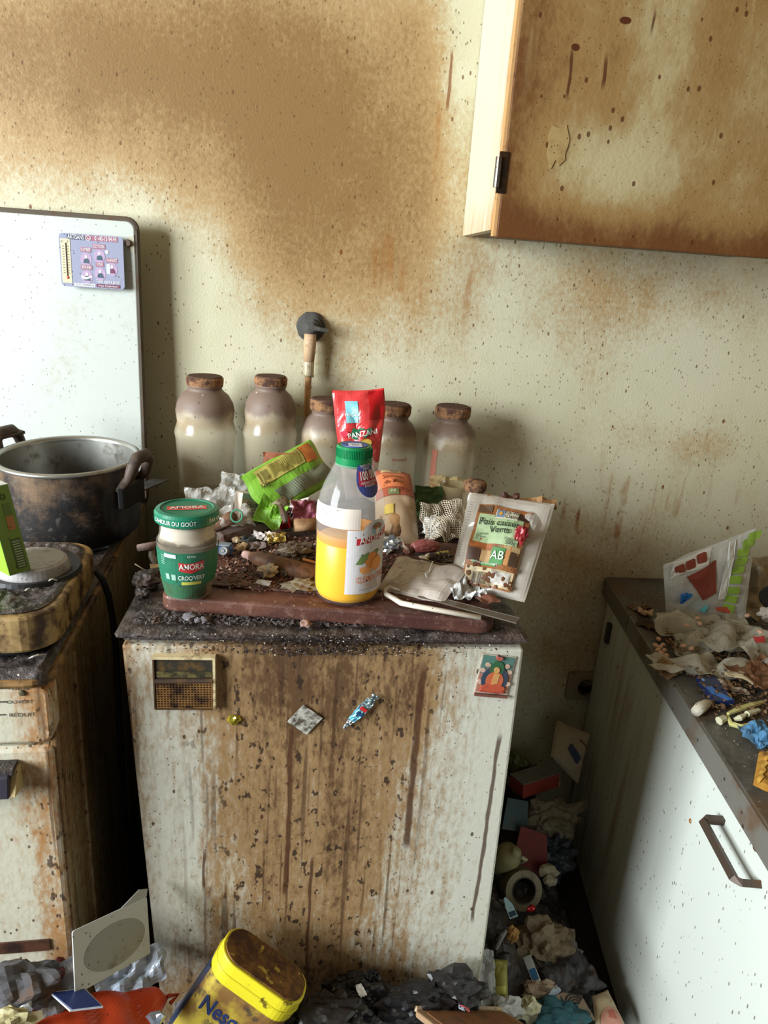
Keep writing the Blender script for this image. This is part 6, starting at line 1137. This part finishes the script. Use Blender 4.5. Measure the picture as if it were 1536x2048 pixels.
# --- right group, from the back to the front
P = QPouch((0.5927, -0.1200, 0.3037), (0.6529, -0.1600, 0.2563), (0.6793, -0.1200, 0.3647), (0.6190, -0.0600, 0.3608), .03, 15, .006, 20)
f = thing('printed_bag', 'beige paper bag with blue print leaning on the wall below the socket', 'bag', tuple(P.o)); obj('bag_skin', P.mesh(18, 18), plain((176, 160, 132), .6, .35), f); obj('blue_print', P.poly(sq(.62, .42, .42, .2, -.4), .003), plain((52, 60, 92), .5, .2), f); obj('seam_stripe', P.poly([(.70, .75), (.98, .66), (.98, .70), (.72, .79)], .003), plain((120, 84, 66), .5, .2), f)
m, W, H = frame3((0.5101, -0.2000, 0.2503), (0.6082, -0.1600, 0.2484), (0.4995, -0.2000, 0.2780))
f = thing('red_carton', 'long red and white carton deep in the gap behind the fridge side', 'carton', mw=m); obj('carton_body', MB().box(0, W, 0, .05, 0, H*1.2), plain((150, 58, 46), .5, .3), f, bevel=.002); obj('carton_end', MB().box(W, W+.002, 0, .05, 0, H*1.2), plain((190, 170, 150), .5, .3), f); obj('carton_top', MB().box(0, W, .001, .05, H*1.2, H*1.2+.002), plain((120, 118, 110), .5, .4), f)
scrap('teal_wrapper', (0.5523, -0.1200, 0.2357), .10, .05, 181, plain((52, 74, 78), .4, .4), 'dark teal wrapper behind the red carton', 'wrapper', .012, 30, 10, 35)
lump('olive_bag', (0.5314, -0.0900, 0.2549), .03, .03, .03, 182, plain((96, 98, 58), .5, .4), 'olive green bag at the back of the gap', 'bag', .4, lift=0)
lump('beige_sack', (0.5786, -0.2200, 0.2084), .065, .04, .048, 183, plain((128, 116, 96), .7, .4), 'rumpled beige sack below the red carton', 'sack', .35, lev=4, lift=0, freq=2)
lump('navy_sack', (0.5675, -0.2600, 0.1552), .05, .04, .06, 184, plain((58, 62, 70), .4, .3), 'dark slate plastic sack below the beige sack', 'sack', .45, lev=4, lift=-.01, freq=2)
o = obj('dark_red_card', MB().prism([(-.035, -.045), (.045, -.05), (.028, .038), (-.030, .045)], -.0012, .0012, 'y'), plain((120, 44, 40), .6, .35), label='dark maroon card leaning in the gap beside the fridge', cat='card'); put(o, (0.5096, -0.2900, 0.1931), -10, -25, 6)
o = obj('teal_card', MB().prism([(-.03, -.03), (.03, -.035), (.03, .03), (-.02, .035)], -.0012, .0012, 'y'), plain((64, 86, 88), .6, .4), label='teal card above the maroon card', cat='card'); put(o, (0.4815, -0.2400, 0.2422), 10, -30, 10)
f = thing('yellowed_jug', 'yellowed plastic jug lying beside the fridge side', 'jug', (0.4387, -0.3300, 0.2144)); f.rotation_euler = (math.radians(30), math.radians(20), 0); obj('jug_body', MB().lathe([(0, -.04), (.022, -.04), (.026, -.034), (.026, .02), (.018, .034), (.010, .040), (.010, .048), (0, .048)], 24), plain((150, 138, 98), .5, .35), f, smooth=True); obj('jug_handle', MB().tube([(.022, 0, .026), (.038, 0, .02), (.038, 0, -.01), (.026, 0, -.016)], .004, 8), plain((176, 166, 132), .5, .3), f)
f = thing('tape_roll', 'brown roll of packing tape standing on edge beside the fridge', 'tape', (0.4713, -0.3600, 0.1630)); f.rotation_euler = (math.radians(62), math.radians(12), 0)
mt_ = plain((132, 118, 88), .45, .4); obj('tape_winding', MB().lathe([(.027, -.016), (.040, -.016), (.040, .016), (.027, .016), (.027, -.016)], 40), mt_, f); obj('tape_core', MB().lathe([(.0245, -.0165), (.027, -.0165), (.027, .0165), (.0245, .0165), (.0245, -.0165)], 40), plain((80, 72, 58), .7, .3), f)
for k, (p, s, lb) in enumerate((((0.5361, -0.3300, 0.1754), (.022, .014, .014), 'broken cream foam chunk right of the tape roll'), ((0.5360, -0.3500, 0.1691), (.014, .010, .012), 'smaller cream foam chunk below the first chunk'))): lump('foam_chunk', p, *s, 190+k, plain((176, 164, 138), .8, .35), lb, 'foam', .35, lev=2, lift=0)
m, W, H = frame3((0.4251, -0.4400, 0.1715), (0.4403, -0.4400, 0.1786), (0.4162, -0.4200, 0.2047))
f = thing('sachet', 'torn pale blue sachet beside the tape roll', 'sachet', mw=m); obj('sachet_body', MB().prism([(0, 0), (W, 0), (W*.9, H*.62), (W*.45, H), (W*.2, H), (0, H*.6)], -.001, .001, 'y'), plain((176, 204, 210), .35, .1), f); obj('dark_print', MB().box(W*.1, W*.9, -.0016, 0, H*.08, H*.32), plain((50, 70, 84), .4, .1), f)
lump('red_foil', (0.4678, -0.4300, 0.1843), .010, .006, .007, 195, foil((190, 50, 52)), 'little red foil on the floor below the tape roll', 'foil', .5, lev=2, lift=0)
lump('brown_paper_sack', (0.4894, -0.4600, 0.1377), .055, .040, .050, 196, plain((140, 122, 98), .8, .45, (84, 66, 46)), 'large rumpled brown paper sack on the floor of the gap', 'sack', .4, lev=4, lift=-.012, freq=1.8)
lump('grey_paper_sack', (0.5385, -0.4600, 0.1024), .034, .036, .046, 197, plain((138, 132, 128), .8, .4), 'grey rumpled paper next to the brown paper sack', 'paper', .4, lev=4, lift=-.02, freq=2)
lump('orange_peel', (0.4148, -0.4900, 0.1919), .012, .010, .018, 198, plain((172, 124, 66), .6, .4), 'dry orange brown peel left of the brown paper sack', 'peel', .3, lev=3, lift=0)
stick('grey_twig', [(0.3745, -0.5200, 0.1925), (0.3860, -0.5100, 0.2118), (0.3962, -0.5000, 0.2119)], [.003, .005, .003], plain((130, 124, 118), .7, .4), 'thin grey twist of plastic beside the dry peel', 'plastic', 7, False)
stick('dark_rod', [(0.4559, -0.5000, 0.1465), (0.4681, -0.5200, 0.1404)], .003, plain((40, 36, 34), .6, .3), 'short dark rod across the brown paper sack', 'rod', 7)
P = QPouch((0.3500, -0.6000, 0.1702), (0.3784, -0.6000, 0.1709), (0.3881, -0.5450, 0.1957), (0.3600, -0.5450, 0.1996), .02, 18, .004, 20)
f = thing('olive_packet', 'upright olive yellow packet at the foot of the fridge', 'packet', tuple(P.o)); obj('packet_skin', P.mesh(10, 14), plain((150, 144, 66), .4, .3), f); obj('bright_patch', P.poly(sq(.5, .22, .6, .2), .003), plain((190, 186, 92), .4, .2), f)
scrap('clear_sleeve', (0.3273, -0.6000, 0.2211), .05, .09, 201, clear((170, 166, 160), .45, .12, .3), 'clear plastic sleeve standing left of the olive packet', 'plastic', .012, 30, 10, 70, 0, 0, .15)
m, W, H = frame3((0.4453, -0.5500, 0.1348), (0.4575, -0.5500, 0.1416), (0.4279, -0.5100, 0.1527))
f = thing('blue_sachet', 'shiny blue and white sachet lying on the brown sack', 'sachet', mw=m); obj('sachet_body', MB().box(0, W*1.1, -.001, .001, 0, H), foil((176, 186, 196)), f); obj('blue_print', MB().box(.001, W, -.0016, 0, H*.15, H*.55), plain((46, 110, 160), .35, .1), f)
lump('tan_paper', (0.4503, -0.5600, 0.1439), .030, .016, .022, 202, plain((170, 146, 124), .8, .35), 'crumpled tan paper below the blue sachet', 'paper', .45, lev=3, lift=-.01)
lump('cream_paper', (0.4207, -0.6000, 0.1501), .022, .016, .026, 203, plain((214, 206, 170), .7, .2), 'crumpled cream paper right of the cardboard tray', 'paper', .5, lev=3, lift=-.005)
lump('white_paper', (0.3702, -0.6200, 0.1865), .026, .016, .018, 204, plain((186, 182, 176), .7, .3), 'crumpled white paper above the cardboard tray', 'paper', .5, lev=3, lift=-.005)
lump('teal_cloth', (0.4745, -0.6100, 0.1324), .05, .03, .028, 205, plain((46, 84, 90), .85, .3), 'dark teal cloth at the bottom of the gap', 'cloth', .4, lev=4, lift=0)
scrap('dark_plastic', (0.5232, -0.5300, 0.1196), .11, .07, 206, plain((70, 68, 70), .4, .4), 'dark grey plastic sheet in front of the brown sack', 'plastic', .018, 26, 20, 10, 0, .01, .2, 20)
scrap('blue_strip', (0.4762, -0.5700, 0.1370), .03, .012, 207, plain((176, 190, 206), .4, .1), 'bluish white strip above the teal cloth', 'strip', .004, 40, 40, 20)
m, W, H = frame3((0.4794, -0.6200, 0.1484), (0.5352, -0.6100, 0.1308), (0.4942, -0.5750, 0.1426))
f = thing('swirl_card', 'brown card printed with black concentric swirls on the floor', 'card', mw=m); obj('card_sheet', MB().prism([(-.01, H*.4), (W*.25, H*.1), (W*1.05, -.004), (W*1.0, H*.95), (W*.35, H*1.1), (0, H*.95)], -.001, .001, 'y'), plain((150, 128, 108), .6, .3), f)
for k in range(4): obj('swirl_line', MB().tube([(W*.66+(.007+.0055*k)*math.cos(math.radians(40+12*j)), -.0018, H*.50+(.007+.0055*k)*.9*math.sin(math.radians(40+12*j))) for j in range(17)], .0013, 5), plain((38, 32, 32), .5, .1), f)
P = QPouch((0.5334, -0.6300, 0.1272), (0.5997, -0.6200, 0.1083), (0.5933, -0.5450, 0.1095), (0.5582, -0.5550, 0.1095), .02, 19, .004, 20)
f = thing('beige_packet', 'beige packet with pink picture against the foot of the base cabinet', 'packet', tuple(P.o)); obj('packet_skin', P.mesh(12, 16), plain((206, 184, 148), .6, .25), f); obj('pink_picture', P.poly([(.12, .02), (.85, .0), (.78, .36), (.40, .46), (.16, .32)], .003), plain((214, 150, 130), .5, .25), f); obj('pink_picture', P.poly([(.42, .20), (.66, .16), (.62, .34), (.44, .36)], .004), plain((190, 104, 84), .5, .2), f)
rdx = random.Random(77)
def gapbits(rd): x = rd.uniform(.33, .58); y = rd.uniform(-.66, -.1); return (x, y, (.17-.13*sm(.36, .60, x))*(1-.4*sm(-.45, -.65, y))+.08*sm(-.35, -.05, y)+.01)
def footbits(rd): return (rd.uniform(-.15, .32), rd.uniform(-.80, -.67), rd.uniform(.28, .31))
bits('floor_litter', 'small scraps on the dark rubbish at the foot of the fridge', 'litter', 260, footbits, .002, .009, plain((110, 100, 92), .6, .4), 31)
bits('floor_litter', 'small scraps on the dark rubbish in the right gap', 'litter', 260, gapbits, .002, .009, plain((104, 96, 88), .6, .4), 32)
